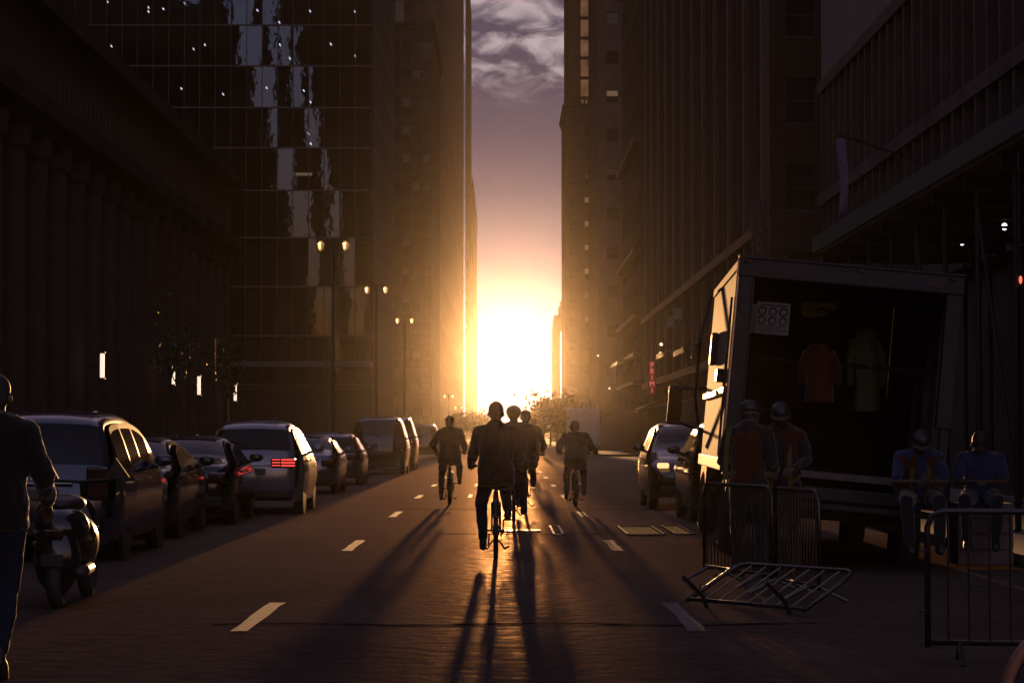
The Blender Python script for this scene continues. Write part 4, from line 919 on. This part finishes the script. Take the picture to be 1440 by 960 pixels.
fb = barrier(1.4, .78, 'fallen crowd barrier lying tilted on the road in front of the upright ones', (1.46, 20.3, .0), (rad(-64), 0, math.atan2(-.80, .60)), 7, feet=True)
for c_ in children(fb):
    if c_.name.startswith('bar'): c_.material_slots[0].link = 'OBJECT'; c_.material_slots[0].material = mat('glint_bar', (.35, .28, .20), .3, .8)  # brighter, warmer colour than the other barriers' bars, painted in as glints
barrier(2.2, .98, 'crowd barrier at the right edge in front of the seated workers', (X(1303, 15.4), 15.4, -.02), (0, 0, rad(-8)), 16)

# ------------------------------------------------------------------ bicycles
def wheel(a, y, z, r=.335, tyre=.028, face='x', name='wheel'):
    w_ = MB().torus((0, y, z), r - tyre, tyre, 'x', 40, 8).build(name, M_RUBBER, a, True)
    MB().torus((0, y, z), r - tyre * 2.1, .011, 'x', 36, 5).build('rim', M_RIM, w_)
    sp = MB()
    for k in range(18):
        an = 2 * math.pi * k / 18; sp.tube([(.02 * (-1) ** k, y, z), (0, y + (r - .06) * math.cos(an), z + (r - .06) * math.sin(an))], .0013, 3, caps=False)
    sp.tube([(-.04, y, z), (.04, y, z)], .022, 8); sp.build('spokes', M_CHROME, w_); sp = None
    return w_
def bicycle(label, x, y, rz=0, frame=M_BLACK, group='bicycles ridden away towards the sun', seat=.95, fen=True, stand=True):
    a = thing('bicycle', label, 'bicycle', (x, y, .004), rz, group)
    wheel(a, -.42, .335); wheel(a, .64, .335)
    MB().tube([(0, .02, .28), (0, -.13, .80)], .018, 8).tube([(0, .02, .28), (0, .46, .72)], .021, 8).tube([(0, -.10, .72), (0, .44, .86)], .018, 8).tube([(0, .43, .92), (0, .48, .68)], .022, 8).tube([(.045, -.42, .335), (.03, .02, .28)], .011, 6).tube([(-.045, -.42, .335), (-.03, .02, .28)], .011, 6).tube([(.05, -.42, .335), (.02, -.12, .78)], .009, 6).tube([(-.05, -.42, .335), (-.02, -.12, .78)], .009, 6).build('frame', frame, a, True)
    MB().tube([(.05, .64, .335), (.05, .53, .62), (.0, .48, .68)], .012, 6).tube([(-.05, .64, .335), (-.05, .53, .62), (0, .48, .68)], .012, 6).build('fork', frame, a, True)
    hb = MB().tube([(0, .43, .92), (0, .44, 1.04)], .015, 6).tube([(-.30, .36, 1.06), (-.2, .44, 1.07), (0, .46, 1.05), (.2, .44, 1.07), (.30, .36, 1.06)], .012, 6).build('handlebar', M_BLACK, a, True)
    for s in (-1, 1): MB().tube([(s * .25, .39, 1.063), (s * .32, .33, 1.055)], .018, 8).build('grip', M_RUBBER, hb)
    MB().tube([(0, -.13, .78), (0, -.15, seat - .04)], .014, 6).build('seat_post', M_CHROME, a)
    MB().blob((0, -.22, seat), .09, .10, .035, 12, 8).blob((0, -.08, seat), .04, .13, .03, 12, 8).build('saddle', M_TRIM, a, True)
    ck = MB().torus((.06, .02, .28), .085, .006, 'x', 24, 4).disc((.06, .02, .28), .03, .02).build('chainring', M_IRON, a)
    MB().tube([(.08, .02, .28), (.09, .05, .445)], .010, 5).tube([(-.08, .02, .28), (-.09, -.01, .115)], .010, 5).build('crank', M_IRON, ck)
    for s, yy, zz in ((1, .05, .445), (-1, -.01, .115)): MB().cbox(*sorted((s * .09, s * .19)), yy - .045, yy + .045, zz - .012, zz + .012, .005).build('pedal', M_TRIM, a)
    if fen:
        MB().torus((0, -.42, .335), .365, .024, 'x', 24, 6, rad(10), rad(200)).build('rear_mudguard', M_TRIM, a, True)
        MB().blob((0, -.78, .50), .03, .012, .03, 8, 6).build('rear_reflector', M_TAIL, a)
    if stand:
        for s in (-1, 1): MB().tube([(0, -.1, .24), (s * .07, -.3, .17), (s * .10, -.52, .13), (s * .15, -.62, .16)], .011, 6).build('kickstand', M_IRON, a)
        MB().tube([(-.1, -.42, .335), (.1, -.42, .335)], .012, 6).build('axle_nuts', M_IRON, a)
    return a
BK = [('bicycle under the nearest rider in the centre of the road', -.08, 28.4, 0), ('bicycle of the rider with the round helmet, right behind the nearest rider', .18, 39.8, 0), ('bicycle of the rider half hidden at the right of the helmeted one', .42, 44.6, 0),
      ('farthest bicycle in the middle, against the trees', 1.02, 80.5, 0), ('bicycle of the left rider beside the parked row', -1.09, 49.7, 0), ('bicycle of the right rider in front of the white van', 1.46, 48.7, 0)]
b0 = None
for lb, x, y, rz in BK:
    if b0 is None: b0 = bicycle(lb, x, y, rz); 
    else:
        c = copy_tree(b0); c.location = (x, y, .004); c['label'] = lb
# close bicycle at the lower right edge
eb = bicycle('bicycle with a blue skirt guard at the bottom right corner', 2.0, 10, rad(0), mat('blue_frame', (.05, .08, .25), .4), group=None, fen=False, stand=True)
eb.location = (X(1530, 10) + .42, 10, .004); eb.rotation_euler = (0, 0, rad(-90)); eb.scale = (1, 1, 1)
eb.location.x = X(1530, 10) - .42 * 0 + .42
MB().torus((0, -.42, .335), .352, .03, 'x', 30, 6, rad(-20), rad(215)).build('mudguard', mat('rimlit_guard', (.35, .16, .10), .45, .2), eb, True)  # reddish guard colour stands in for warm rim light along the wheel
MB().add([(.05, -.42 + .28 * math.cos(a_), .335 + .28 * math.sin(a_)) for a_ in [rad(10 + 17 * k) for k in range(12)]] + [(.05, -.42, .335)] + [(.058, -.42 + .28 * math.cos(a_), .335 + .28 * math.sin(a_)) for a_ in [rad(10 + 17 * k) for k in range(12)]] + [(.058, -.42, .335)], [(k, k + 1, 12) for k in range(11)] + [(k + 13, 25, k + 14) for k in range(11)] + [(k, k + 13, k + 14, k + 1) for k in range(11)]).build('skirt_guard', mat('blue_skirt', (.10, .12, .40), .5), eb)

# motor scooter between the pedestrian and the minivan
sc_ = thing('motor_scooter', 'black motor scooter with pointed mirrors between the walking pedestrian and the minivan', 'scooter', (X(92, 20.5), 20.5, 0))
sb = MB().blob((0, .25, .52), .24, .6, .28, 18, 12).blob((0, -.10, .66), .23, .36, .20, 16, 10).blob((0, -.3, .42), .2, .2, .3, 14, 10).blob((0, .9, .55), .15, .16, .34, 14, 10); sb.build('body', P_BLK, sc_, True)
MB().blob((0, .1, .86), .16, .38, .08, 16, 8).build('seat', M_TRIM, sc_, True)
for yy in (-.3, 1.15):
    w_ = MB().torus((0, yy, .25), .19, .06, 'x', 24, 8).build('wheel', M_RUBBER, sc_, True); MB().disc((0, yy, .25), .14, .06).build('rim', M_RIM, w_)
MB().tube([(0, 1.0, .75), (0, .9, 1.02)], .03, 8).tube([(-.32, .78, 1.05), (0, .9, 1.03), (.32, .78, 1.05)], .016, 8).build('handlebar', M_BLACK, sc_)
for s in (-1, 1):
    MB().tube([(s * .25, .82, 1.04), (s * .30, .84, 1.14)], .008, 5).build('mirror_stem', M_BLACK, sc_)
    MB().add([(s * .20, .83, 1.05), (s * .30, .83, 1.24), (s * .42, .83, 1.07), (s * .20, .87, 1.05), (s * .30, .87, 1.24), (s * .42, .87, 1.07)], [(0, 1, 2), (5, 4, 3), (0, 3, 4, 1), (1, 4, 5, 2), (2, 5, 3, 0)]).build('mirror', M_TRIM, sc_)
MB().cbox(-.08, .08, -.50, -.44, .60, .66, .01).build('tail_light', M_TAIL, sc_); MB().cbox(-.09, .09, -.56, -.53, .36, .46, .005).build('licence_plate', M_TRIM, sc_)
MB().tube([(.2, -.45, .3), (.2, .1, .32)], .05, 10).build('exhaust', M_TRIM, sc_, True)
# ------------------------------------------------------------------ people
TMP = bpy.data.scenes.new('tmp')
def remesh(mb_, name, m_, parent, vox, wr=.0, extra=None, seed=0):
    """one continuous skin from overlapping volumes, with folds; EXTRA is added after (fingers)"""
    o = bpy.data.objects.new(name, mb_.mesh(name, m_)); TMP.collection.objects.link(o); md = o.modifiers.new('r', 'REMESH'); md.mode = 'VOXEL'; md.voxel_size = vox; md.use_smooth_shade = True
    sm = o.modifiers.new('s', 'SMOOTH'); sm.iterations = 3; sm.factor = .6
    TMP.view_layers[0].update(); dg = TMP.view_layers[0].depsgraph or bpy.context.evaluated_depsgraph_get(); me = bpy.data.meshes.new_from_object(o.evaluated_get(dg)); old = o.data
    bpy.data.objects.remove(o); bpy.data.meshes.remove(old)
    if wr:
        for v in me.vertices:
            p = v.co * 9 + Vector((seed * 7.3, 0, 0)); v.co += v.normal * (noise.noise(Vector((p.x, p.y, p.z * .55))) * wr + noise.noise(p * 2.3) * wr * .4)
    if extra:
        bm = bmesh.new(); bm.from_mesh(me); e = extra.mesh('e'); bm.from_mesh(e); bm.to_mesh(me); bm.free(); bpy.data.meshes.remove(e)
    me.polygons.foreach_set('use_smooth', [True] * len(me.polygons)); me.materials.clear(); me.materials.append(m_); me.name = name
    return link(bpy.data.objects.new(name, me), parent)
def hand(m, ex, w, d, up, curl=.9, s=1., side=1):
    """palm into m, fingers and thumb into ex. d: direction out of the wrist; up: back of the hand"""
    w = Vector(w); d = Vector(d).normalized(); up = (Vector(up) - d * Vector(up).dot(d)).normalized(); sdv = d.cross(up) * side
    q = Matrix((sdv, d, up)).transposed()
    m.blob(w + d * .045 * s, .040 * s, .052 * s, .017 * s, 10, 7, q)
    for k, ln in enumerate((.070, .080, .075, .058)):
        b = w + d * .085 * s + sdv * (.028 - k * .019) * s; c = curl * (.9 + .08 * k); pts = [b - d * .02 * s, b]; dd = d.copy()
        for seg in (.45, .32, .23):
            dd = (dd * math.cos(c * .75) - up * math.sin(c * .75)).normalized() if seg else dd; upn = (up * math.cos(c * .75) + d * math.sin(c * .75)); pts.append(pts[-1] + dd * ln * seg * s)
            d2, u2 = dd, upn; c = c; up_ = up
            dd = (dd - up * .25 * curl).normalized()
        ex.tube(pts, [.0085 * s, .009 * s, .0085 * s, .0078 * s, .0065 * s], 7, round_=False)
    b = w + d * .025 * s + sdv * .034 * s
    ex.tube([b - sdv * .01, b + (sdv * .6 + d * .5) * .022 * s, b + (sdv * .55 + d * .9 - up * .3) * .045 * s, b + (sdv * .25 + d * 1.1 - up * .7) * .06 * s], [.011 * s, .011 * s, .0095 * s, .007 * s], 7)
def person(label, J, loc, rz=0, s=1., top=C_BLK, legs=C_DK, hair=M_HAIR, vox=.016, coat=0., hood=False, cap=None, vest=None, name='person', bulk=1., head_m='hair', group=None, sleeve=1., shoe=M_SHOE, lens_=None):
    """J: joints in metres, facing +y. body: one continuous mesh; clothes, hair and shoes are its children"""
    root = thing(name, label, 'person', loc, rz, group); root.scale = (s, s, s)
    V = {k: Vector(v) for k, v in J.items()}; hd = V['head']; fw = V.get('face', Vector((0, 1, 0))).normalized(); upv = (hd - V['neck']).normalized(); rt = fw.cross(upv).normalized(); upv = rt.cross(fw)
    hq = Matrix((rt, fw, upv)).transposed()
    b = MB(); ex = MB(); Hp = lambda x, y, z: hd + rt * x + fw * y + upv * z
    b.blob(hd + upv * .02, .082, .10, .112, 18, 14, hq); b.blob(Hp(0, .03, -.055), .055, .062, .06, 14, 10, hq); b.tube([V['neck'] - upv * .05, V['neck'], Hp(0, -.015, -.06)], [.075, .066, .066], 12)
    b.blob(Hp(0, .098, -.018), .013, .02, .022, 8, 6, hq); b.blob(Hp(0, .085, -.055), .026, .012, .009, 8, 6, hq); b.blob(Hp(0, .084, .018), .05, .012, .01, 8, 6, hq)
    for sx in (-1, 1): b.blob(Hp(sx * .092, -.005, -.01), .014, .022, .034, 8, 6, hq)
    for side in ('l', 'r'):
        sx = -1 if side == 'l' else 1
        b.tube([V['sh_' + side], V['el_' + side], V['wr_' + side]], [.050, .042, .028], 10, round_=True)
        b.tube([V['hip_' + side], V['kn_' + side], V['an_' + side]], [.085, .058, .040], 12, round_=True)
        d = V['wr_' + side] - V['el_' + side]; hand(b, ex, V['wr_' + side], V.get('hd_' + side, d), V.get('hu_' + side, Vector((sx * .5, 0, 1))), J.get('curl', (.9, 0, 0))[0], 1, -sx)
    pel, ch, nk = V['pelvis'], V['chest'], V['neck']
    def torso(m, f, low=.10):
        ax = (V['sh_r'] - V['sh_l']).normalized()
        spine = [(pel + (pel - ch).normalized() * low, .165, .125), (pel, .165, .125), (pel.lerp(ch, .5), .148, .115), (ch, .175, .125), (ch.lerp(nk, .55), .165, .11), (ch.lerp(nk, .85), .11, .085), (nk, .065, .06)]
        n = 20; rows = []
        for i, (c, rx, ry) in enumerate(spine):
            t = (spine[min(i + 1, 6)][0] - spine[max(i - 1, 0)][0]).normalized(); a = (ax - t * ax.dot(t)).normalized(); o = a.cross(t)
            rows.append([c + a * math.cos(2 * math.pi * j / n) * rx * f + o * math.sin(2 * math.pi * j / n) * ry * f for j in range(n)])
        bs = len(m.v)
        for r in rows: m.v += [tuple(v) for v in r]
        for i in range(6):
            for j in range(n): m.f.append((bs + i * n + j, bs + i * n + (j + 1) % n, bs + (i + 1) * n + (j + 1) % n, bs + (i + 1) * n + j))
        m.f.append(tuple(bs + j for j in reversed(range(n)))); m.f.append(tuple(bs + 6 * n + j for j in range(n)))
        for sd_ in ('l', 'r'): m.tube([nk.lerp(V['sh_' + sd_], .25) - Vector((0, 0, .03)), V['sh_' + sd_]], [.075 * f, .068 * f], 12, round_=True)
    torso(b, .93)
    remesh(b, 'body', M_SKIN, root, vox * .75, 0, ex)
    seed = loc[0] + loc[1]
    # trousers
    t = MB()
    for side in ('l', 'r'):
        h_, k_, a_ = V['hip_' + side], V['kn_' + side], V['an_' + side]; t.tube([h_, h_.lerp(k_, .5), k_, k_.lerp(a_, .5), a_.lerp(k_, .08)], [.105, .092, .074, .066, .058], 12, round_=True)
    t.blob(pel - Vector((0, 0, .02)), .175, .135, .12, 16, 10)
    remesh(t, 'trousers', legs, root, vox, .015, seed=seed)
    # jacket
    j = MB(); torso(j, 1.10 * bulk, .10 + coat)
    for side in ('l', 'r'):
        a0, e0, w0 = V['sh_' + side], V['el_' + side], V['wr_' + side]; e1 = a0.lerp(e0, .8)
        if sleeve >= 1: j.tube([a0, a0.lerp(e0, .5), e0, e0.lerp(w0, .5), w0.lerp(e0, .06)], [.072 * bulk, .066 * bulk, .058 * bulk, .050 * bulk, .042], 12, round_=True)
        else: j.tube([a0, a0.lerp(e0, .75)], [.068, .062], 12, round_=True)
    if hood: j.blob(nk + Vector((0, -.05, .0)), .12, .09, .075, 14, 10)
    j.tube([nk - upv * .04, nk + upv * .05], [.105, .088], 14)
    remesh(j, 'jacket' if sleeve >= 1 else 'shirt', top, root, vox, .022, seed=seed + 3)
    for side in ('l', 'r'):
        a_ = V['an_' + side]; fd = V.get('ft_' + side, Vector((0, 1, 0))).normalized(); u = Vector((0, 0, 1)); r_ = fd.cross(u).normalized(); u = r_.cross(fd); q = Matrix((r_, fd, u)).transposed()
        sh_ = MB(); sh_.blob(a_ + fd * .06 - u * .045, .047, .135, .04, 14, 10, q); sh_.blob(a_ - fd * .02 - u * .02, .045, .06, .055, 12, 8, q); c = a_ + fd * .06 - u * .075
        for k_ in range(1): sh_.tube([c - fd * .12, c - fd * .05, c + fd * .06, c + fd * .13], [.036, .044, .046, .034], 10)
        remesh(sh_, 'shoe', shoe, root, .012)
    if cap is None:
        h = MB(); h.blob(Hp(0, -.012, .045), .094, .110, .100, 18, 14, hq); h.blob(Hp(0, -.045, -.01), .086, .066, .085, 14, 10, hq); remesh(h, 'hair', hair, root, .012, .008, seed=seed)
    elif cap == 'helmet':
        h = MB(); h.blob(Hp(0, -.005, .066), .125, .145, .105, 18, 14, hq); remesh(h, 'helmet', lens_ or M_TRIM, root, .014)
        MB().torus(Hp(0, .0, -.03), .085, .004, 'x', 16, 4, rad(200), rad(340)).build('strap', M_BLACK, root)
    elif cap == 'hard_hat':
        h = MB(); h.blob(Hp(0, 0, .065), .098, .118, .085, 18, 14, hq); h.blob(Hp(0, .025, .035), .115, .15, .012, 18, 6, hq); remesh(h, 'hard_hat', lens_ or mat('hat_dim', (.035, .028, .022), .45), root, .010)
        h = MB(); h.blob(Hp(0, -.04, -.02), .074, .055, .06, 12, 8, hq); remesh(h, 'hair', hair, root, .012)
    for sx in (-1, 1):
        e = MB().blob(Hp(sx * .03, .082, .002), .011, .010, .008, 8, 6, hq).build('eye', mat('eye', (.4, .38, .36), .2), root, True)
    if vest:
        v = MB(); torso(v, 1.16, .02); vo = remesh(v, 'safety_vest', vest, root, vox)
        me = vo.data; bm = bmesh.new(); bm.from_mesh(me); fwd = (V['sh_r'] - V['sh_l']).normalized().cross(Vector((0, 0, 1))) * -1
        ctr = ch
        kill = [f for f in bm.faces if ((abs((f.calc_center_median() - ctr).dot((V['sh_r'] - V['sh_l']).normalized())) < .035 and (f.calc_center_median() - ctr).dot(fw) > 0.02) or f.calc_center_median().z > nk.z - .03 * (1))]
        bmesh.ops.delete(bm, geom=kill, context='FACES'); bm.to_mesh(me); bm.free()
        ax = (V['sh_r'] - V['sh_l']).normalized()
        for sx in (-1, 1):
            pts = []
            for q0 in (-.02, .2, .4, .6, .8):
                c = (pel.lerp(ch, q0 / .6) if q0 < .6 else ch.lerp(nk, (q0 - .6) / .4)); pts.append(c + ax * sx * (.10 - .02 * q0) + fw * (.155 - .05 * max(0, q0 - .5)))
            vt = MB()
            for p_, q_ in zip(pts, pts[1:]):
                vt.add([p_ - ax * .022, p_ + ax * .022, q_ + ax * .022, q_ - ax * .022, p_ - ax * .022 - fw * .01, p_ + ax * .022 - fw * .01, q_ + ax * .022 - fw * .01, q_ - ax * .022 - fw * .01], [(0, 1, 2, 3), (7, 6, 5, 4), (0, 4, 5, 1), (2, 6, 7, 3), (1, 5, 6, 2), (3, 7, 4, 0)])
            vt.build('tape_band', C_LIME, root)
            pb = [c - fw * .0 for c in pts]; vb = MB()
            back = []
            for q0 in (-.02, .2, .4, .6, .8, .97):
                c = (pel.lerp(ch, q0 / .6) if q0 < .6 else ch.lerp(nk, (q0 - .6) / .4)); back.append(c + ax * sx * (.11 - .02 * q0) - fw * (.155 - .06 * max(0, q0 - .5)))
            for p_, q_ in zip(back, back[1:]):
                vb.add([p_ - ax * .022, p_ + ax * .022, q_ + ax * .022, q_ - ax * .022, p_ - ax * .022 + fw * .01, p_ + ax * .022 + fw * .01, q_ + ax * .022 + fw * .01, q_ - ax * .022 + fw * .01], [(0, 1, 2, 3), (7, 6, 5, 4), (0, 4, 5, 1), (2, 6, 7, 3), (1, 5, 6, 2), (3, 7, 4, 0)])
            vb.build('tape_band', C_LIME, root)
        n = 24; w_ = MB(); rg = [pel.lerp(ch, .12), pel.lerp(ch, .24)]
        for c in rg: w_.v += [tuple(c + ax * math.cos(2 * math.pi * k / n) * .203 + fw * math.sin(2 * math.pi * k / n) * .155) for k in range(n)]
        w_.f += [(k, (k + 1) % n, n + (k + 1) % n, n + k) for k in range(n)]; w_.build('waist_tape', C_LIME, root)
    return root
RIDE = dict(pelvis=(0, -.14, 1.02), chest=(0, .0, 1.36), neck=(0, .06, 1.54), head=(0, .10, 1.68), face=(0, 1, -.05), sh_l=(-.19, .04, 1.46), sh_r=(.19, .04, 1.46), el_l=(-.30, .12, 1.21), el_r=(.30, .12, 1.21), wr_l=(-.30, .29, 1.10), wr_r=(.30, .29, 1.10),
            hd_l=(0, 1, -.2), hd_r=(0, 1, -.2), hu_l=(0, .2, 1), hu_r=(0, .2, 1), hip_l=(-.10, -.12, .98), hip_r=(.10, -.12, .98), kn_l=(-.13, .16, .60), kn_r=(.13, .22, .76), an_l=(-.14, -.03, .22), an_r=(.14, .02, .55), curl=(1.1, 0, 0))
# centre rider, the nearest
J = dict(RIDE); J.update(el_l=(-.27, .06, 1.20), el_r=(.27, .06, 1.20), an_l=(-.15, -.05, .20), kn_l=(-.17, .12, .62), kn_r=(.11, .24, .78))
person('nearest cyclist in a thick dark jacket, back to the viewer in the road centre', J, (-.08, 28.4, .01), top=C_BLK, bulk=1.2, coat=.08, hood=True, legs=C_DK)
J = dict(RIDE); J.update(kn_l=(-.14, .22, .78), an_l=(-.14, .02, .55), kn_r=(.15, .14, .60), an_r=(.15, -.03, .22))
person('cyclist in a round helmet just right of the nearest one', J, (.18, 39.8, .02), top=C_BRN, cap='helmet', bulk=1.3, s=1.03, coat=.1, vox=.02)
J = dict(RIDE); J.update(sh_r=(.20, .03, 1.45), el_r=(.33, .05, 1.2))
person('cyclist partly hidden at the right behind the helmeted one, with a rucksack', J, (.42, 44.6, .02), top=C_GREY, bulk=1.2, s=1.03, coat=.12, vox=.02)
person('farthest cyclist in the middle against the trees', dict(RIDE, an_r=(.14, .02, .60), head=(.02, .13, 1.67), chest=(.02, .03, 1.36)), (1.02, 80.5, .02), top=C_BLK, s=1.08, vox=.028)
J = dict(RIDE); J.update(el_l=(-.36, .08, 1.22), wr_l=(-.30, .27, 1.10), kn_r=(.20, .22, .78), an_r=(.20, .10, .52), an_l=(-.17, -.05, .20), kn_l=(-.17, .14, .60))
person('left cyclist in a hooded coat beside the parked row', J, (-1.09, 49.7, .01), top=C_BLK, s=1.0, coat=.08, hood=True, vox=.02, bulk=1.3)
J = dict(RIDE); J.update(chest=(0, .08, 1.30), neck=(0, .2, 1.44), head=(0, .27, 1.57), sh_l=(-.2, .15, 1.38), sh_r=(.2, .15, 1.38), el_l=(-.33, .18, 1.16), el_r=(.33, .18, 1.16), an_l=(-.18, -.04, .24), an_r=(.17, .02, .32), kn_l=(-.17, .15, .62), kn_r=(.17, .2, .68))
person('right cyclist hunched over the handlebar, elbows out, before the white van', J, (1.46, 48.7, .01), top=C_GREY, s=1.0, coat=.14, vox=.02, bulk=1.3)
STAND = dict(pelvis=(0, 0, .96), chest=(0, 0, 1.30), neck=(0, .01, 1.50), head=(0, .04, 1.64), face=(0, 1, 0), sh_l=(-.19, 0, 1.42), sh_r=(.19, 0, 1.42), el_l=(-.27, -.02, 1.14), el_r=(.27, -.02, 1.14), wr_l=(-.27, .1, .90), wr_r=(.27, .1, .90),
             hip_l=(-.10, 0, .93), hip_r=(.10, 0, .93), kn_l=(-.12, .03, .52), kn_r=(.12, .03, .52), an_l=(-.13, -.01, .10), an_r=(.13, -.01, .10), curl=(.45, 0, 0))
J = dict(STAND); J.update(el_l=(-.29, -.10, 1.16), el_r=(.30, -.02, 1.17), wr_l=(-.28, .05, .92), wr_r=(.28, .22, 1.0), kn_l=(-.11, .22, .54), an_l=(-.11, .26, .12), kn_r=(.10, -.06, .52), an_r=(.11, -.32, .16), ft_r=(0, 1, -.6))
person('pedestrian in a dark coat and blue jeans walking away at the left edge', J, (X(-8, 14.6), 14.6, 0.0), s=1.02, top=C_BLK, legs=C_JEAN, bulk=1.2, vox=.014)
# workers at the truck
J = dict(STAND); J.update(head=(.01, .05, 1.62), face=(.6, .8, -.1), wr_l=(-.18, .22, 1.02), wr_r=(.2, .24, 1.05))
person('worker in a hi-vis vest standing with his back turned at the truck corner', J, (X(1052, 24.7), 24.7, 0), rz=rad(-25), s=1.02, top=C_DK, legs=C_DK, cap='hard_hat', vest=C_ORANGE)
J = dict(STAND); J.update(head=(0, .10, 1.62), face=(0, .85, -.5), wr_l=(-.12, .30, 1.08), wr_r=(.12, .30, 1.06), el_l=(-.27, .06, 1.17), el_r=(.27, .06, 1.17))
person('worker facing the viewer in an open vest, looking down beside the turned one', J, (X(1098, 25.0), 25.0, 0), rz=rad(172), s=1.01, top=C_GREY, legs=C_DK, cap='hard_hat', vest=C_ORANGE)
def seated(label, px, d, zs, rz, **k):
    J = dict(pelvis=(0, 0, zs + .10), chest=(0, .10, zs + .40), neck=(0, .17, zs + .56), head=(0, .26, zs + .66), face=(0, .8, -.7), sh_l=(-.19, .13, zs + .50), sh_r=(.19, .13, zs + .50), el_l=(-.26, .20, zs + .25), el_r=(.26, .20, zs + .25), wr_l=(-.07, .40, zs + .26), wr_r=(.07, .40, zs + .26),
             hip_l=(-.10, .02, zs + .09), hip_r=(.10, .02, zs + .09), kn_l=(-.17, .44, zs + .07), kn_r=(.17, .44, zs + .07), an_l=(-.15, .47, max(.1, zs - .36)), an_r=(.15, .47, max(.1, zs - .36)), curl=(.7, 0, 0))
    return person(label, J, (X(px, d), d, 0), rz=rz, **k)
seated('worker in a pale blue shirt and vest seated on the tail lift', 1290, 25.2, .70, rad(178), top=C_BLUE, legs=C_DK, cap='hard_hat', vest=C_ORANGE, sleeve=0, lens_=M_TRIM)
seated('second seated worker in a blue shirt at the right corner of the truck', 1378, 26.3, .68, rad(170), top=C_BLUE, legs=C_DK, sleeve=0)
# seat for the second worker
cr = thing('crate', 'low crate under the second seated worker right of the truck', 'crate', (X(1378, 26.5), 26.5, .0))
for k in range(4): MB().box(-.3, .3, -.28, -.255, .04 + k * .17, .18 + k * .17).build('slat', M_PLY, cr)
MB().box(-.3, .3, -.25, .25, .03, .70).build('box', M_PLY, cr)
# book / phone in the seated worker's hands
ph = thing('phone', 'small dark phone held by the worker in the pale blue shirt', 'phone', (X(1290, 25.2) + .0, 24.72, 1.0)); MB().cbox(-.04, .04, -.005, .005, -.08, .08, .004).build('case', M_TRIM, ph); MB().box(-.035, .035, .0052, .006, -.07, .07).build('screen', M_CARGLASS, ph); ph.rotation_euler = (rad(-50), 0, 0)
# rucksack on the partly hidden rider
rk = thing('rucksack', 'dark rucksack on the back of the partly hidden cyclist', 'bag', (.42, 44.42, 1.36)); MB().cbox(-.15, .15, -.10, .08, -.22, .22, .05).build('pouch', C_DK, rk)
for s_ in (-1, 1): MB().tube([(s_ * .12, .05, .2), (s_ * .14, .2, .18), (s_ * .14, .28, .0)], .02, 6).build('strap', C_DK, rk)
bpy.data.scenes.remove(TMP)
